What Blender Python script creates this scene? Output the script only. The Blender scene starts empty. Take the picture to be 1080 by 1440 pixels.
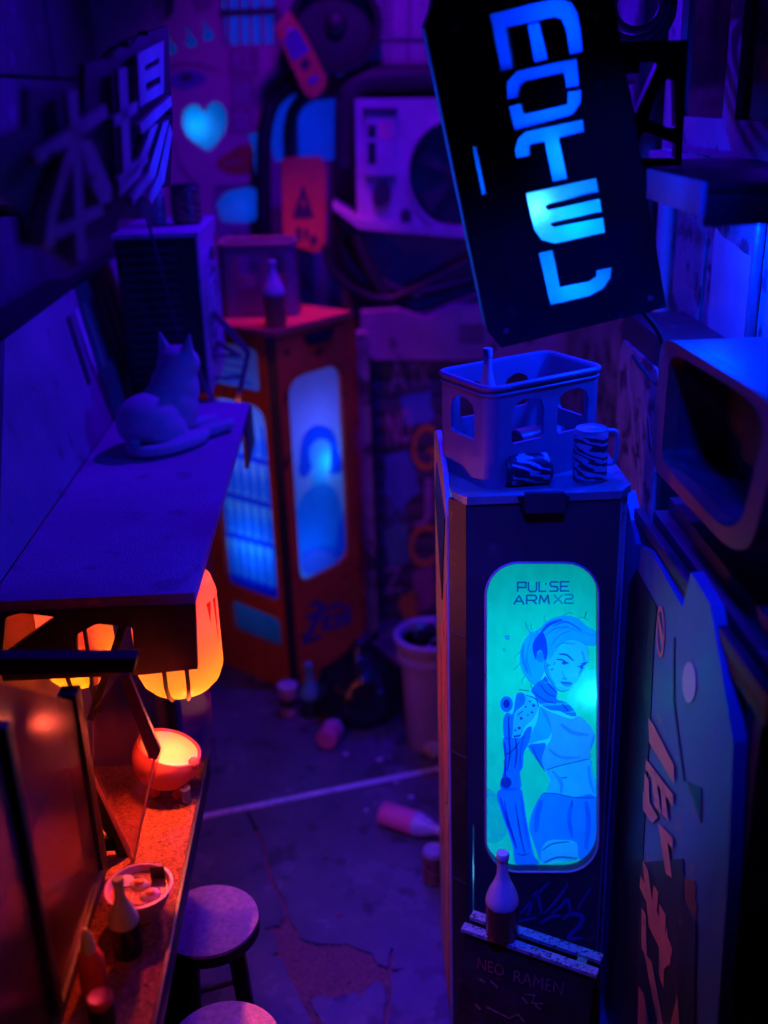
import bpy, bmesh, math, random
from mathutils import Vector, Matrix, Euler
from mathutils.geometry import tessellate_polygon
random.seed(7)
SC = bpy.context.scene
COL = SC.collection
R = math.radians

# ------------------------------------------------------------------ camera
F_PX, CAM_H = 1500.0, 2.9
PITCH, YAW, ROLL = R(21.526), R(1.435), R(-1.9)
fwd = Vector((math.sin(YAW)*math.cos(PITCH), math.cos(YAW)*math.cos(PITCH), -math.sin(PITCH)))
r0 = Vector((math.cos(YAW), -math.sin(YAW), 0)); u0 = r0.cross(fwd)
right = r0*math.cos(ROLL)+u0*math.sin(ROLL); up = -r0*math.sin(ROLL)+u0*math.cos(ROLL)
EYE = Vector((0, 0, CAM_H))
cd = bpy.data.cameras.new('camera'); cam = bpy.data.objects.new('camera', cd); COL.objects.link(cam)
m3 = Matrix((right, up, -fwd)).transposed()
cam.matrix_world = Matrix.Translation(EYE) @ m3.to_4x4()
cd.sensor_fit = 'VERTICAL'; cd.sensor_height = 36.0; cd.lens = 36.0*F_PX/1440.0
cd.clip_start = 0.05; cd.clip_end = 200
cd.dof.use_dof = True; cd.dof.focus_distance = 2.95; cd.dof.aperture_fstop = 0.9
SC.camera = cam

# ------------------------------------------------------------------ world, lamps, exposure
W = bpy.data.worlds.new('World'); SC.world = W; W.use_nodes = True
W.node_tree.nodes['Background'].inputs[0].default_value = (0.03, 0.006, 0.30, 1)
W.node_tree.nodes['Background'].inputs[1].default_value = 0.015
SC.view_settings.view_transform = 'Standard'; SC.view_settings.look = 'None'
SC.view_settings.exposure = 0; SC.view_settings.gamma = 1; SC.view_settings.use_curve_mapping = False
SC.cycles.use_denoising = True
SC.cycles.max_bounces = 6; SC.cycles.transparent_max_bounces = 32; SC.cycles.transmission_bounces = 8
SC.cycles.sample_clamp_indirect = 3.0
SC.cycles.caustics_reflective = False; SC.cycles.caustics_refractive = False

def lamp(name, kind, loc, power, col, size=0.05, target=None, spot=None, blend=0.5, parent=None):
    l = bpy.data.lights.new(name, kind); l.energy = power; l.color = col
    if kind == 'AREA': l.shape = 'DISK'; l.size = size
    else: l.shadow_soft_size = size
    if spot: l.spot_size = R(spot); l.spot_blend = blend
    o = bpy.data.objects.new(name, l); COL.objects.link(o); o.location = loc
    if target is not None:
        o.rotation_euler = (Vector(target)-Vector(loc)).to_track_quat('-Z', 'Y').to_euler()
    if parent is not None:
        o.parent = parent; o.location = Vector(loc)-LOC.get(parent.name, Vector((0,0,0)))
    return o
LOC = {}
VIOLET = (0.16, 0.0, 1.0); BLUE = (0.0, 0.03, 1.0); CYAN = (0.0, 0.42, 1.0)
# unseen lamps round the alley, most above the frame, some added as fill
lamp('violet_lamp_far', 'AREA', (0.25, 4.75, 3.7), 50, (0.05, 0.0, 1.0), 0.08, (-0.45, 3.3, 1.5))
lamp('violet_fill_back', 'SPOT', (0.15, 4.9, 4.1), 66, (0.20, 0.0, 1.0), 0.1, (-0.1, 6.2, 2.5), 80, 0.8)  # added to brighten the end wall, its poster and air conditioner
lamp('blue_lamp_near', 'SPOT', (0.25, 1.10, 3.95), 340, (0.0, 0.012, 1.0), 0.10, (0.54, 2.62, 1.45), 35, 0.6)
lamp('blue_lamp_street', 'SPOT', (-0.02, 1.5, 4.2), 330, (0.03, 0.03, 1.0), 0.12, (0.14, 2.95, 0.0), 25, 0.9)
lamp('magenta_lamp_back', 'SPOT', (-0.26, 5.15, 3.9), 85, (1.0, 0.03, 0.35), 0.05, (-0.25, 5.48, 2.0), 40, 0.7)
lamp('blue_fill_edge', 'SPOT', (-0.15, 1.9, 3.35), 60, (0.0, 0.02, 1.0), 0.05, (0.76, 2.52, 2.64), 24, 0.6)  # added out of view to light the awning edge
lamp('warm_fill_near', 'SPOT', (-0.30, 0.95, 2.25), 8, (1.0, 0.14, 0.06), 0.05, (-0.60, 1.86, 1.10), 24, 0.8)  # added out of view so the sauce bottles catch warm light
lamp('blue_fill_side', 'POINT', (0.58, 2.80, 2.48), 13, (0.0, 0.012, 1.0), 0.04)  # added, hidden behind the motel sign, to light the awning and side wall

# ------------------------------------------------------------------ pixels of the photograph to points on a plane
def ray(x, y): return fwd + right*((x-540)/F_PX) - up*((y-720)/F_PX)
def pl(x, y, p0, n):
    d = ray(x, y); n = Vector(n); return EYE + d*((Vector(p0)-EYE).dot(n)/d.dot(n))
def oz(x, y, z): return pl(x, y, (0,0,z), (0,0,1))
def oy(x, y, v): return pl(x, y, (0,v,0), (0,1,0))
def ox(x, y, v): return pl(x, y, (v,0,0), (1,0,0))

# ------------------------------------------------------------------ materials
MATS = {}
def base(name):
    m = bpy.data.materials.new(name); m.use_nodes = True; nt = m.node_tree
    return m, nt, nt.nodes, nt.links
def mat(name, col, rough=0.6, metal=0.0, var=0.25, scale=6.0, bump=0.08, bscale=90.0, spec=0.5, wear=None, wearamt=0.55, trans=0.0, coat=0.0):
    if name in MATS: return MATS[name]
    m, nt, N, L = base(name); p = N['Principled BSDF']
    tc = N.new('ShaderNodeTexCoord')
    n1 = N.new('ShaderNodeTexNoise'); n1.inputs['Scale'].default_value = scale; n1.inputs['Detail'].default_value = 6
    n1.inputs['Roughness'].default_value = 0.65
    L.new(tc.outputs['Object'], n1.inputs['Vector'])
    rp = N.new('ShaderNodeValToRGB'); L.new(n1.outputs['Fac'], rp.inputs[0])
    a = [max(0, c*(1-var)) for c in col]; b = [min(1, c*(1+var)) for c in col]
    rp.color_ramp.elements[0].position = 0.3; rp.color_ramp.elements[1].position = 0.7
    rp.color_ramp.elements[0].color = (*a, 1); rp.color_ramp.elements[1].color = (*b, 1)
    cout = rp.outputs[0]
    if wear:
        n3 = N.new('ShaderNodeTexNoise'); n3.inputs['Scale'].default_value = scale*2.7; n3.inputs['Detail'].default_value = 9
        L.new(tc.outputs['Object'], n3.inputs['Vector'])
        r3 = N.new('ShaderNodeValToRGB'); L.new(n3.outputs['Fac'], r3.inputs[0])
        r3.color_ramp.elements[0].position = wearamt; r3.color_ramp.elements[1].position = wearamt+0.07
        mx = N.new('ShaderNodeMix'); mx.data_type = 'RGBA'
        L.new(r3.outputs[0], mx.inputs['Factor']); L.new(cout, mx.inputs['A']); mx.inputs['B'].default_value = (*wear, 1)
        cout = mx.outputs['Result']
    L.new(cout, p.inputs['Base Color'])
    mr = N.new('ShaderNodeMapRange'); L.new(n1.outputs['Fac'], mr.inputs[0])
    mr.inputs[1].default_value = 0.25; mr.inputs[2].default_value = 0.75
    mr.inputs[3].default_value = max(0.03, rough-0.12); mr.inputs[4].default_value = min(1, rough+0.12)
    L.new(mr.outputs[0], p.inputs['Roughness'])
    p.inputs['Metallic'].default_value = metal; p.inputs['Specular IOR Level'].default_value = spec
    p.inputs['Transmission Weight'].default_value = trans; p.inputs['Coat Weight'].default_value = coat
    if bump:
        n2 = N.new('ShaderNodeTexNoise'); n2.inputs['Scale'].default_value = bscale; n2.inputs['Detail'].default_value = 4
        L.new(tc.outputs['Object'], n2.inputs['Vector'])
        bp = N.new('ShaderNodeBump'); bp.inputs['Strength'].default_value = bump; bp.inputs['Distance'].default_value = 0.02
        L.new(n2.outputs['Fac'], bp.inputs['Height']); L.new(bp.outputs[0], p.inputs['Normal'])
    MATS[name] = m; return m
def sheet(name, col, tr=0.75, var=0.06):            # backlit paper or frosted plastic
    if name in MATS: return MATS[name]
    m, nt, N, L = base(name); N.remove(N['Principled BSDF']); out = N['Material Output']
    tc = N.new('ShaderNodeTexCoord'); n1 = N.new('ShaderNodeTexNoise'); n1.inputs['Scale'].default_value = 9
    n1.inputs['Detail'].default_value = 5
    L.new(tc.outputs['Object'], n1.inputs['Vector'])
    rp = N.new('ShaderNodeValToRGB'); L.new(n1.outputs['Fac'], rp.inputs[0])
    rp.color_ramp.elements[0].position = 0.3; rp.color_ramp.elements[1].position = 0.7
    rp.color_ramp.elements[0].color = (*[c*(1-var) for c in col], 1); rp.color_ramp.elements[1].color = (*[min(1, c*(1+var)) for c in col], 1)
    t = N.new('ShaderNodeBsdfTranslucent'); d = N.new('ShaderNodeBsdfDiffuse'); mx = N.new('ShaderNodeMixShader')
    g = N.new('ShaderNodeBsdfGlossy'); g.inputs['Roughness'].default_value = 0.25; mg = N.new('ShaderNodeMixShader'); mg.inputs[0].default_value = 0.025
    L.new(rp.outputs[0], t.inputs[0]); L.new(rp.outputs[0], d.inputs[0]); mx.inputs[0].default_value = tr
    L.new(d.outputs[0], mx.inputs[1]); L.new(t.outputs[0], mx.inputs[2])
    L.new(mx.outputs[0], mg.inputs[1]); L.new(g.outputs[0], mg.inputs[2]); L.new(mg.outputs[0], out.inputs[0])
    MATS[name] = m; return m
def ink(name, col):                                  # a transparent ink film: tints what lies under it
    if name in MATS: return MATS[name]
    m, nt, N, L = base(name); N.remove(N['Principled BSDF'])
    t = N.new('ShaderNodeBsdfTransparent'); t.inputs[0].default_value = (*col, 1)
    tc = N.new('ShaderNodeTexCoord'); n1 = N.new('ShaderNodeTexNoise'); n1.inputs['Scale'].default_value = 34; n1.inputs['Detail'].default_value = 6
    mp = N.new('ShaderNodeMapping'); mp.inputs['Scale'].default_value = (1, 1, 0.45)
    L.new(tc.outputs['Object'], mp.inputs[0]); L.new(mp.outputs[0], n1.inputs['Vector'])
    rp = N.new('ShaderNodeValToRGB'); L.new(n1.outputs['Fac'], rp.inputs[0])
    rp.color_ramp.elements[0].position = 0.35; rp.color_ramp.elements[1].position = 0.65
    rp.color_ramp.elements[0].color = (*[c*0.96 for c in col], 1); rp.color_ramp.elements[1].color = (*[min(1, c*1.05+0.005) for c in col], 1)
    L.new(rp.outputs[0], t.inputs[0])
    L.new(t.outputs[0], N['Material Output'].inputs[0]); MATS[name] = m; return m
def glass(name, col=(1,1,1), refl=0.07, rough=0.05, haze=0.0, hazecol=(0.5,0.5,0.5)):
    if name in MATS: return MATS[name]
    m, nt, N, L = base(name); N.remove(N['Principled BSDF'])
    t = N.new('ShaderNodeBsdfTransparent'); t.inputs[0].default_value = (*col, 1)
    g = N.new('ShaderNodeBsdfGlossy'); g.inputs['Roughness'].default_value = rough
    lw = N.new('ShaderNodeLayerWeight'); lw.inputs[0].default_value = 0.25
    ad = N.new('ShaderNodeMath'); ad.operation = 'MULTIPLY_ADD'; ad.inputs[1].default_value = 0.6; ad.inputs[2].default_value = refl
    L.new(lw.outputs['Fresnel'], ad.inputs[0])
    mx = N.new('ShaderNodeMixShader'); L.new(ad.outputs[0], mx.inputs[0]); L.new(t.outputs[0], mx.inputs[1]); L.new(g.outputs[0], mx.inputs[2])
    o = mx
    if haze:
        d = N.new('ShaderNodeBsdfDiffuse'); d.inputs[0].default_value = (*hazecol, 1)
        tc = N.new('ShaderNodeTexCoord'); n1 = N.new('ShaderNodeTexNoise'); n1.inputs['Scale'].default_value = 5; n1.inputs['Detail'].default_value = 8
        L.new(tc.outputs['Object'], n1.inputs['Vector'])
        ml = N.new('ShaderNodeMath'); ml.operation = 'MULTIPLY'; ml.inputs[1].default_value = haze*2; L.new(n1.outputs['Fac'], ml.inputs[0])
        m2 = N.new('ShaderNodeMixShader'); L.new(ml.outputs[0], m2.inputs[0]); L.new(mx.outputs[0], m2.inputs[1]); L.new(d.outputs[0], m2.inputs[2]); o = m2
    L.new(o.outputs[0], N['Material Output'].inputs[0]); MATS[name] = m; return m
def emit(name, col, s):
    if name in MATS: return MATS[name]
    m, nt, N, L = base(name); N.remove(N['Principled BSDF']); e = N.new('ShaderNodeEmission')
    e.inputs[0].default_value = (*col, 1); e.inputs[1].default_value = s
    L.new(e.outputs[0], N['Material Output'].inputs[0]); MATS[name] = m; return m
def scrawl(name, ground, mark, scale=16.0, cut=0.52, rough=0.4):   # printed can: slanted brush marks
    if name in MATS: return MATS[name]
    m, nt, N, L = base(name); p = N['Principled BSDF']; p.inputs['Roughness'].default_value = rough
    tc = N.new('ShaderNodeTexCoord'); mp = N.new('ShaderNodeMapping'); mp.inputs['Rotation'].default_value = (0.5, 0.6, 0.3); mp.inputs['Scale'].default_value = (0.5, 1, 2.0)
    L.new(tc.outputs['Object'], mp.inputs[0])
    w = N.new('ShaderNodeTexWave'); w.inputs['Scale'].default_value = scale; w.inputs['Distortion'].default_value = 9; w.inputs['Detail'].default_value = 2.5; w.inputs['Detail Scale'].default_value = 1.4
    L.new(mp.outputs[0], w.inputs['Vector'])
    rp = N.new('ShaderNodeValToRGB'); rp.color_ramp.elements[0].position = cut; rp.color_ramp.elements[1].position = cut+0.05
    rp.color_ramp.elements[0].color = (*mark, 1); rp.color_ramp.elements[1].color = (*ground, 1)
    L.new(w.outputs['Fac'], rp.inputs[0]); L.new(rp.outputs[0], p.inputs['Base Color']); MATS[name] = m; return m

M_black = mat('black_plastic', (0.018,0.017,0.022), 0.45, bump=0.06, var=0.4, wear=(0.05,0.05,0.06), wearamt=0.66)
M_dark = mat('charcoal_paint', (0.045,0.043,0.055), 0.5, var=0.35, bump=0.08, wear=(0.13,0.12,0.13), wearamt=0.66)
M_machine = mat('dark_machine_paint', (0.055,0.05,0.065), 0.42, var=0.25, bump=0.06, scale=4, wear=(0.14,0.12,0.12), wearamt=0.66)
M_side = mat('pale_plate', (0.50,0.47,0.52), 0.5, var=0.18, bump=0.1, wear=(0.25,0.22,0.24), wearamt=0.63)
M_grey = mat('grey_plastic', (0.42,0.40,0.42), 0.5, var=0.2, bump=0.08, wear=(0.2,0.18,0.18), wearamt=0.64)
M_crate = mat('brown_crate_plastic', (0.34,0.20,0.28), 0.42, var=0.15, bump=0.05, scale=5)
M_orange = mat('orange_machine_paint', (0.75,0.16,0.03), 0.5, var=0.25, scale=4, bump=0.07, wear=(0.16,0.03,0.015), wearamt=0.61)
M_hood = mat('canopy_paint', (0.50,0.26,0.50), 0.75, var=0.18, scale=3, bump=0.45, bscale=170, wear=(0.36,0.19,0.36), wearamt=0.60)
M_counter = mat('gritty_counter', (0.42,0.12,0.07), 0.45, var=0.75, scale=110, bump=1.0, bscale=230)
M_stool = mat('gritty_stool_top', (0.80,0.45,0.62), 0.6, var=0.3, scale=50, bump=0.6, bscale=260)
M_blackwood = mat('black_stained_wood', (0.02,0.016,0.018), 0.55, var=0.5, scale=12, bump=0.15)
M_floor = mat('asphalt_slab', (0.12,0.115,0.15), 0.24, var=0.3, scale=3.2, bump=0.16, bscale=240, wear=(0.07,0.065,0.085), wearamt=0.57)
M_gravel = mat('exposed_gravel', (0.34,0.15,0.17), 0.7, var=0.7, scale=130, bump=0.9, bscale=200)
M_strip = mat('pale_streak_strip', (0.9,0.95,1.0), 0.3, metal=0.2, var=0.2, scale=14, bump=0.1)
M_wall = mat('violet_wall', (0.34,0.22,0.34), 0.7, var=0.35, scale=3, bump=0.3, bscale=40, wear=(0.14,0.09,0.15), wearamt=0.6)
M_wall_dark = mat('dark_wall', (0.09,0.075,0.12), 0.7, var=0.4, scale=2.5, bump=0.35, bscale=30, wear=(0.2,0.16,0.22), wearamt=0.64)
M_wall_blue = mat('pale_streaked_wall', (0.28,0.28,0.31), 0.6, var=0.5, scale=4, bump=0.3, bscale=25, wear=(0.06,0.06,0.08), wearamt=0.52)
M_poster = mat('poster_skin', (0.62,0.30,0.42), 0.6, var=0.12, scale=5, bump=0.05)
M_ac = mat('ac_casing', (0.55,0.48,0.52), 0.5, var=0.2, scale=6, bump=0.08, wear=(0.25,0.18,0.18), wearamt=0.64)
M_red = mat('red_enamel', (0.95,0.28,0.17), 0.5, var=0.25, bump=0.06, wear=(0.3,0.03,0.03), wearamt=0.64)
M_tag = mat('orange_tag', (0.80,0.25,0.08), 0.55, var=0.2, bump=0.06, wear=(0.35,0.07,0.03), wearamt=0.66)
M_steel = mat('steel_bar', (0.30,0.29,0.33), 0.35, metal=0.7, var=0.3, bump=0.08)
M_cat = mat('plaster_cat', (0.52,0.50,0.56), 0.75, var=0.08, bump=0.12, bscale=140)
M_rim = mat('brown_rim_paint', (0.26,0.09,0.06), 0.5, var=0.25, bump=0.06)
M_white = mat('off_white_plastic', (0.75,0.72,0.72), 0.4, var=0.1, bump=0.04)
M_milky = mat('milky_plastic', (0.90,0.80,0.92), 0.22, var=0.08, bump=0.03, trans=0.35)
M_kanji = mat('kanji_face', (0.85,0.62,0.85), 0.6, var=0.2)
M_bag = mat('black_bin_bag', (0.012,0.012,0.016), 0.22, var=0.4, bump=0.35, bscale=28)
M_bin = mat('bin_plastic', (0.45,0.36,0.46), 0.45, var=0.12, bump=0.05)
M_led = emit('led_bead', (0.2,0.75,1.0), 14)

# ------------------------------------------------------------------ mesh tools
class G:
    def __init__(s): s.v = []; s.f = []
    def add(s, vs, fs):
        k = len(s.v); s.v += [Vector(v) for v in vs]; s.f += [tuple(i+k for i in f) for f in fs]; return s
    def bm(s, b, M=None):
        b.verts.index_update()
        vs = [(M @ v.co if M else v.co.copy()) for v in b.verts]; fs = [tuple(v.index for v in f.verts) for f in b.faces]
        b.free(); return s.add(vs, fs)
    def box(s, c, size, bev=0.0, M=None, rz=0.0):
        b = bmesh.new(); bmesh.ops.create_cube(b, size=1)
        bmesh.ops.scale(b, vec=size, verts=b.verts)
        if bev: bmesh.ops.bevel(b, geom=b.edges[:], offset=bev, segments=2, affect='EDGES', profile=0.5)
        T = Matrix.Translation(Vector(c)) @ Matrix.Rotation(rz, 4, 'Z')
        return s.bm(b, (M @ T) if M else T)
    def bx(s, x0, x1, y0, y1, z0, z1, bev=0.0): return s.box(((x0+x1)/2,(y0+y1)/2,(z0+z1)/2), (abs(x1-x0),abs(y1-y0),abs(z1-z0)), bev)
    def lathe(s, prof, n=28, M=None):
        vs = []; fs = []; k = len(prof)
        for i in range(n):
            a = 2*math.pi*i/n
            for r, z in prof: vs.append(Vector((r*math.cos(a), r*math.sin(a), z)))
        for i in range(n):
            j = (i+1) % n
            for q in range(k-1): fs.append((i*k+q, j*k+q, j*k+q+1, i*k+q+1))
        if prof[0][0] > 1e-6: fs.append(tuple(i*k for i in range(n))[::-1])
        if prof[-1][0] > 1e-6: fs.append(tuple(i*k+k-1 for i in range(n)))
        if M: vs = [M @ v for v in vs]
        return s.add(vs, fs)
    def tube(s, pts, r, n=10, cap=True, square=False):
        pts = [Vector(p) for p in pts]; vs = []; fs = []
        t0 = (pts[1]-pts[0]).normalized(); a = Vector((0,0,1)) if abs(t0.z) < 0.9 else Vector((1,0,0))
        u = t0.cross(a).normalized()
        for i, p in enumerate(pts):
            if i == 0: t = t0
            elif i == len(pts)-1: t = (pts[i]-pts[i-1]).normalized()
            else: t = ((pts[i+1]-p).normalized()+(p-pts[i-1]).normalized()).normalized()
            u = (u - t*u.dot(t)).normalized(); w = t.cross(u)
            rr = r[i] if isinstance(r, (list, tuple)) else r
            for q in range(n):
                an = 2*math.pi*(q+0.5)/n; vs.append(p+(u*math.cos(an)+w*math.sin(an))*rr)
        for i in range(len(pts)-1):
            for q in range(n): fs.append((i*n+q, i*n+(q+1)%n, (i+1)*n+(q+1)%n, (i+1)*n+q))
        if cap: fs.append(tuple(range(n))[::-1]); fs.append(tuple((len(pts)-1)*n+q for q in range(n)))
        return s.add(vs, fs)
    def slab(s, outer, ext, holes=()):               # flat plate from coplanar points, extruded by ext
        loops = [[Vector(p) for p in outer]]+[[Vector(p) for p in h] for h in holes]
        allv = [p for l in loops for p in l]; tris = tessellate_polygon(loops); n = len(allv); ext = Vector(ext)
        nrm = Vector((0,0,0))
        o = loops[0]
        for i in range(len(o)): nrm += o[i].cross(o[(i+1)%len(o)])
        fs = []
        if ext.length < 1e-7:
            return s.add(allv, tris)
        vs = allv+[p+ext for p in allv]
        for t in tris:
            a, b, c = (allv[i] for i in t)
            tt = t if (b-a).cross(c-a).dot(ext) < 0 else (t[0], t[2], t[1])
            fs.append(tuple(tt)); fs.append(tuple(i+n for i in reversed(tt)))
        k = 0
        for l in loops:
            for i in range(len(l)): j = (i+1) % len(l); fs.append((k+i, k+j, k+j+n, k+i+n))
            k += len(l)
        return s.add(vs, fs)
    def ball(s, c, rad, M=None, sub=2, rot=None):
        b = bmesh.new(); bmesh.ops.create_icosphere(b, subdivisions=sub, radius=1)
        T = Matrix.Translation(Vector(c)) @ (rot.to_4x4() if rot else Matrix.Identity(4)) @ Matrix.Diagonal((*rad, 1))
        return s.bm(b, (M @ T) if M else T)

def thing(name, label, cat, loc, group=None):
    o = bpy.data.objects.new(name, None); COL.objects.link(o); o.location = loc; o.empty_display_size = 0.05
    o['label'] = label; o['category'] = cat
    if group: o['group'] = group
    LOC[o.name] = Vector(loc); return o
def obj(name, g, m, parent=None, smooth=40, label=None, cat=None, kind=None, group=None, fixn=True):
    off = LOC.get(parent.name, Vector((0,0,0))) if parent is not None else Vector((0,0,0))
    me = bpy.data.meshes.new(name)
    if parent is None:                                # origin at the base of the thing
        mn = Vector([min(v[i] for v in g.v) for i in range(3)]); mxv = Vector([max(v[i] for v in g.v) for i in range(3)])
        off = Vector(((mn.x+mxv.x)/2, (mn.y+mxv.y)/2, mn.z))
    me.from_pydata([tuple(v-off) for v in g.v], [], g.f)
    if fixn:
        b = bmesh.new(); b.from_mesh(me); bmesh.ops.recalc_face_normals(b, faces=b.faces); b.to_mesh(me); b.free()
    if smooth:
        me.polygons.foreach_set('use_smooth', [True]*len(me.polygons)); me.set_sharp_from_angle(angle=R(smooth))
    me.materials.append(m)
    o = bpy.data.objects.new(name, me); COL.objects.link(o)
    if parent is not None: o.parent = parent
    else: o.location = off
    LOC[o.name] = off
    if label: o['label'] = label
    if cat: o['category'] = cat
    if kind: o['kind'] = kind
    if group: o['group'] = group
    return o
def cr(pts, k=5, closed=True):                        # smooth closed or open curve through points
    n = len(pts); out = []
    for i in range(n if closed else n-1):
        p = [pts[(i+q) % n] if closed else pts[min(max(i+q, 0), n-1)] for q in (-1,0,1,2)]
        for t in range(k):
            t /= k; o = []
            for d in range(len(p[0])):
                a, b, c, e = (q[d] for q in p)
                o.append(0.5*(2*b+(c-a)*t+(2*a-5*b+4*c-e)*t*t+(3*b-a-3*c+e)*t**3))
            out.append(tuple(o))
    if not closed: out.append(tuple(pts[-1]))
    return out
def stroke(pts, w, k=4, smooth=True):                 # an inked line: open curve to outline
    p = cr(pts, k, False) if smooth and len(pts) > 2 else pts
    L, Rr = [], []
    for i in range(len(p)):
        a = p[max(i-1,0)]; b = p[min(i+1,len(p)-1)]; dx, dy = b[0]-a[0], b[1]-a[1]; l = math.hypot(dx,dy) or 1
        f = 1.0 if len(p) < 4 else (0.45+0.55*math.sin(math.pi*min(max((i+0.7)/(len(p)+0.4), 0), 1)))
        nx, ny = -dy/l*w/2*f, dx/l*w/2*f
        L.append((p[i][0]+nx, p[i][1]+ny)); Rr.append((p[i][0]-nx, p[i][1]-ny))
    return L+Rr[::-1]
def rrect(x0, y0, x1, y1, r, k=6):
    out = []
    for cx, cy, a0 in ((x1-r,y0+r,-90),(x1-r,y1-r,0),(x0+r,y1-r,90),(x0+r,y0+r,180)):
        for i in range(k+1):
            a = R(a0+90*i/k); out.append((cx+r*math.cos(a), cy+r*math.sin(a)))
    return out
def rquad(q, r, k=6):                                 # quad with rounded corners (pixels)
    out = []; n = len(q)
    for i in range(n):
        p, a, b = Vector(q[i]), Vector(q[i-1]), Vector(q[(i+1)%n])
        rr = r[i] if isinstance(r,(list,tuple)) else r
        s = p+(a-p).normalized()*rr; e = p+(b-p).normalized()*rr
        for j in range(k+1):
            t = j/k; v = s*(1-t)**2+p*2*t*(1-t)+e*t*t; out.append((v.x, v.y))
    return out
def ell(cx, cy, rx, ry, n=20, rot=0):
    o = []
    for i in range(n):
        a = 2*math.pi*i/n; x, y = rx*math.cos(a), ry*math.sin(a)
        o.append((cx+x*math.cos(rot)-y*math.sin(rot), cy+x*math.sin(rot)+y*math.cos(rot)))
    return o
def P(pts, fn): return [fn(x, y) for x, y in pts]
def text_mesh(body):
    c = bpy.data.curves.new('txt', 'FONT'); c.body = body; c.resolution_u = 3
    o = bpy.data.objects.new('txt', c); COL.objects.link(o)
    dg = bpy.context.evaluated_depsgraph_get(); me = bpy.data.meshes.new_from_object(o.evaluated_get(dg))
    vs = [v.co.copy() for v in me.vertices]; fs = [tuple(p.vertices) for p in me.polygons]
    bpy.data.objects.remove(o); bpy.data.curves.remove(c); bpy.data.meshes.remove(me); return vs, fs
def text(body, quad, fn):                             # lettering stretched into a pixel quad (tl,tr,br,bl) on a plane
    vs, fs = text_mesh(body); g = G()
    if not vs: return g
    x0, x1 = min(v.x for v in vs), max(v.x for v in vs); y0, y1 = min(v.y for v in vs), max(v.y for v in vs)
    o = []
    for v in vs:
        s = (v.x-x0)/max(x1-x0,1e-6); t = (y1-v.y)/max(y1-y0,1e-6)
        tl, tr, br, bl = quad
        x = (tl[0]*(1-s)+tr[0]*s)*(1-t)+(bl[0]*(1-s)+br[0]*s)*t; y = (tl[1]*(1-s)+tr[1]*s)*(1-t)+(bl[1]*(1-s)+br[1]*s)*t
        o.append(fn(x, y))
    return g.add(o, fs)
TECH = {'P':[[(0,1),(0,0),(1,0),(1,.55),(0,.55)]],'U':[[(0,0),(0,.8),(.2,1),(.8,1),(1,.8),(1,0)]],'L':[[(0,0),(0,1),(.8,1)]],'S':[[(1,0),(.15,0),(0,.2),(.15,.48),(.85,.52),(1,.8),(.85,1),(0,1)]],
 'E':[[(1,0),(0,0),(0,1),(1,1)],[(0,.5),(.85,.5)]],'A':[[(0,1),(.5,0),(1,1)],[(.25,.68),(.75,.68)]],'R':[[(0,1),(0,0),(.85,0),(1,.2),(1,.4),(.85,.58),(0,.58)],[(.6,.58),(1,1)]],'M':[[(0,1),(.12,0),(.5,.8),(.88,0),(1,1)]],
 'X':[[(0,0),(1,1)],[(1,0),(0,1)]],'2':[[(0,0),(.85,0),(1,.2),(.85,.48),(.15,.52),(0,.75),(0,1),(1,1)]]}
def tech(word, x0, y0, x1, y1, w, fn):
    g = G(); n = len(word); cw = (x1-x0)/(n+(n-1)*0.30)
    for i, ch_ in enumerate(word):
        for line in TECH[ch_]:
            p = [(x0+i*cw*1.30+a*cw, y0+b*(y1-y0)-0.02*i*cw) for a, b in line]
            for k in range(len(p)-1):
                (ax, ay), (bx_, by_) = p[k], p[k+1]; l = math.hypot(bx_-ax, by_-ay); ex, ey = (bx_-ax)/l*w*0.3, (by_-ay)/l*w*0.3
                nx_, ny_ = -(by_-ay)/l*w/2, (bx_-ax)/l*w/2
                g.slab([fn(*q) for q in ((ax-ex+nx_,ay-ey+ny_),(bx_+ex+nx_,by_+ey+ny_),(bx_+ex-nx_,by_+ey-ny_),(ax-ex-nx_,ay-ey-ny_))], (0,0,0))
    return g
def rect(x0, y0, x1, y1): return [(x0,y0),(x1,y0),(x1,y1),(x0,y1)]
def jag(pts, amp, k=4):
    o = []
    for i in range(len(pts)):
        a, b = pts[i], pts[(i+1) % len(pts)]
        for j in range(k):
            t = j/k; o.append((a[0]+(b[0]-a[0])*t+random.uniform(-amp,amp), a[1]+(b[1]-a[1])*t+random.uniform(-amp,amp)))
    return o

# ================================================================== GROUND
def z3(p): return (240+p[0]/2.571, 880+p[1]/2.571)
patch = [(405,975),(428,1035),(440,1075),(470,1130),(540,1150),(640,1150),(720,1180),(752,1222),(782,1235),(796,1165),(806,1166),(803,1240),(850,1236),(800,1262),
         (800,1330),(784,1440),(770,1560),(752,1560),(768,1440),(780,1330),(755,1282),(705,1312),(690,1345),(670,1320),(600,1345),(540,1335),(500,1352),(545,1430),(590,1560),(560,1560),(515,1440),
         (470,1350),(430,1270),(405,1200),(358,1188),(390,1178),(375,1110),(330,1092),(392,1082),(412,1048),(392,975),(352,915),(330,800),(300,730),(275,675),(284,672),(308,722),(340,785),(364,905)]
hole = [oz(*z3(p), 0.0) for p in jag(patch, 3.0, 4)]
J0, J1 = oz(280,1150,0), oz(610,1083,0)              # line of the light streak, where the two slabs meet
jd = (J1-J0).normalized(); jn = Vector((-jd.y, jd.x, 0))
ja, jb = J0-jd*3, J1+jd*3
g = G(); gap = 0.012
near = [Vector((-5,-3,0)), Vector((5,-3,0)), jb-jn*gap, ja-jn*gap]
g.slab(near, (0,0,-0.05), [hole])
crack = [oz(*z3(p),0) for p in jag([(158,515),(250,615),(276,655),(268,660),(244,622),(152,522)], 1.2, 3)]
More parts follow.
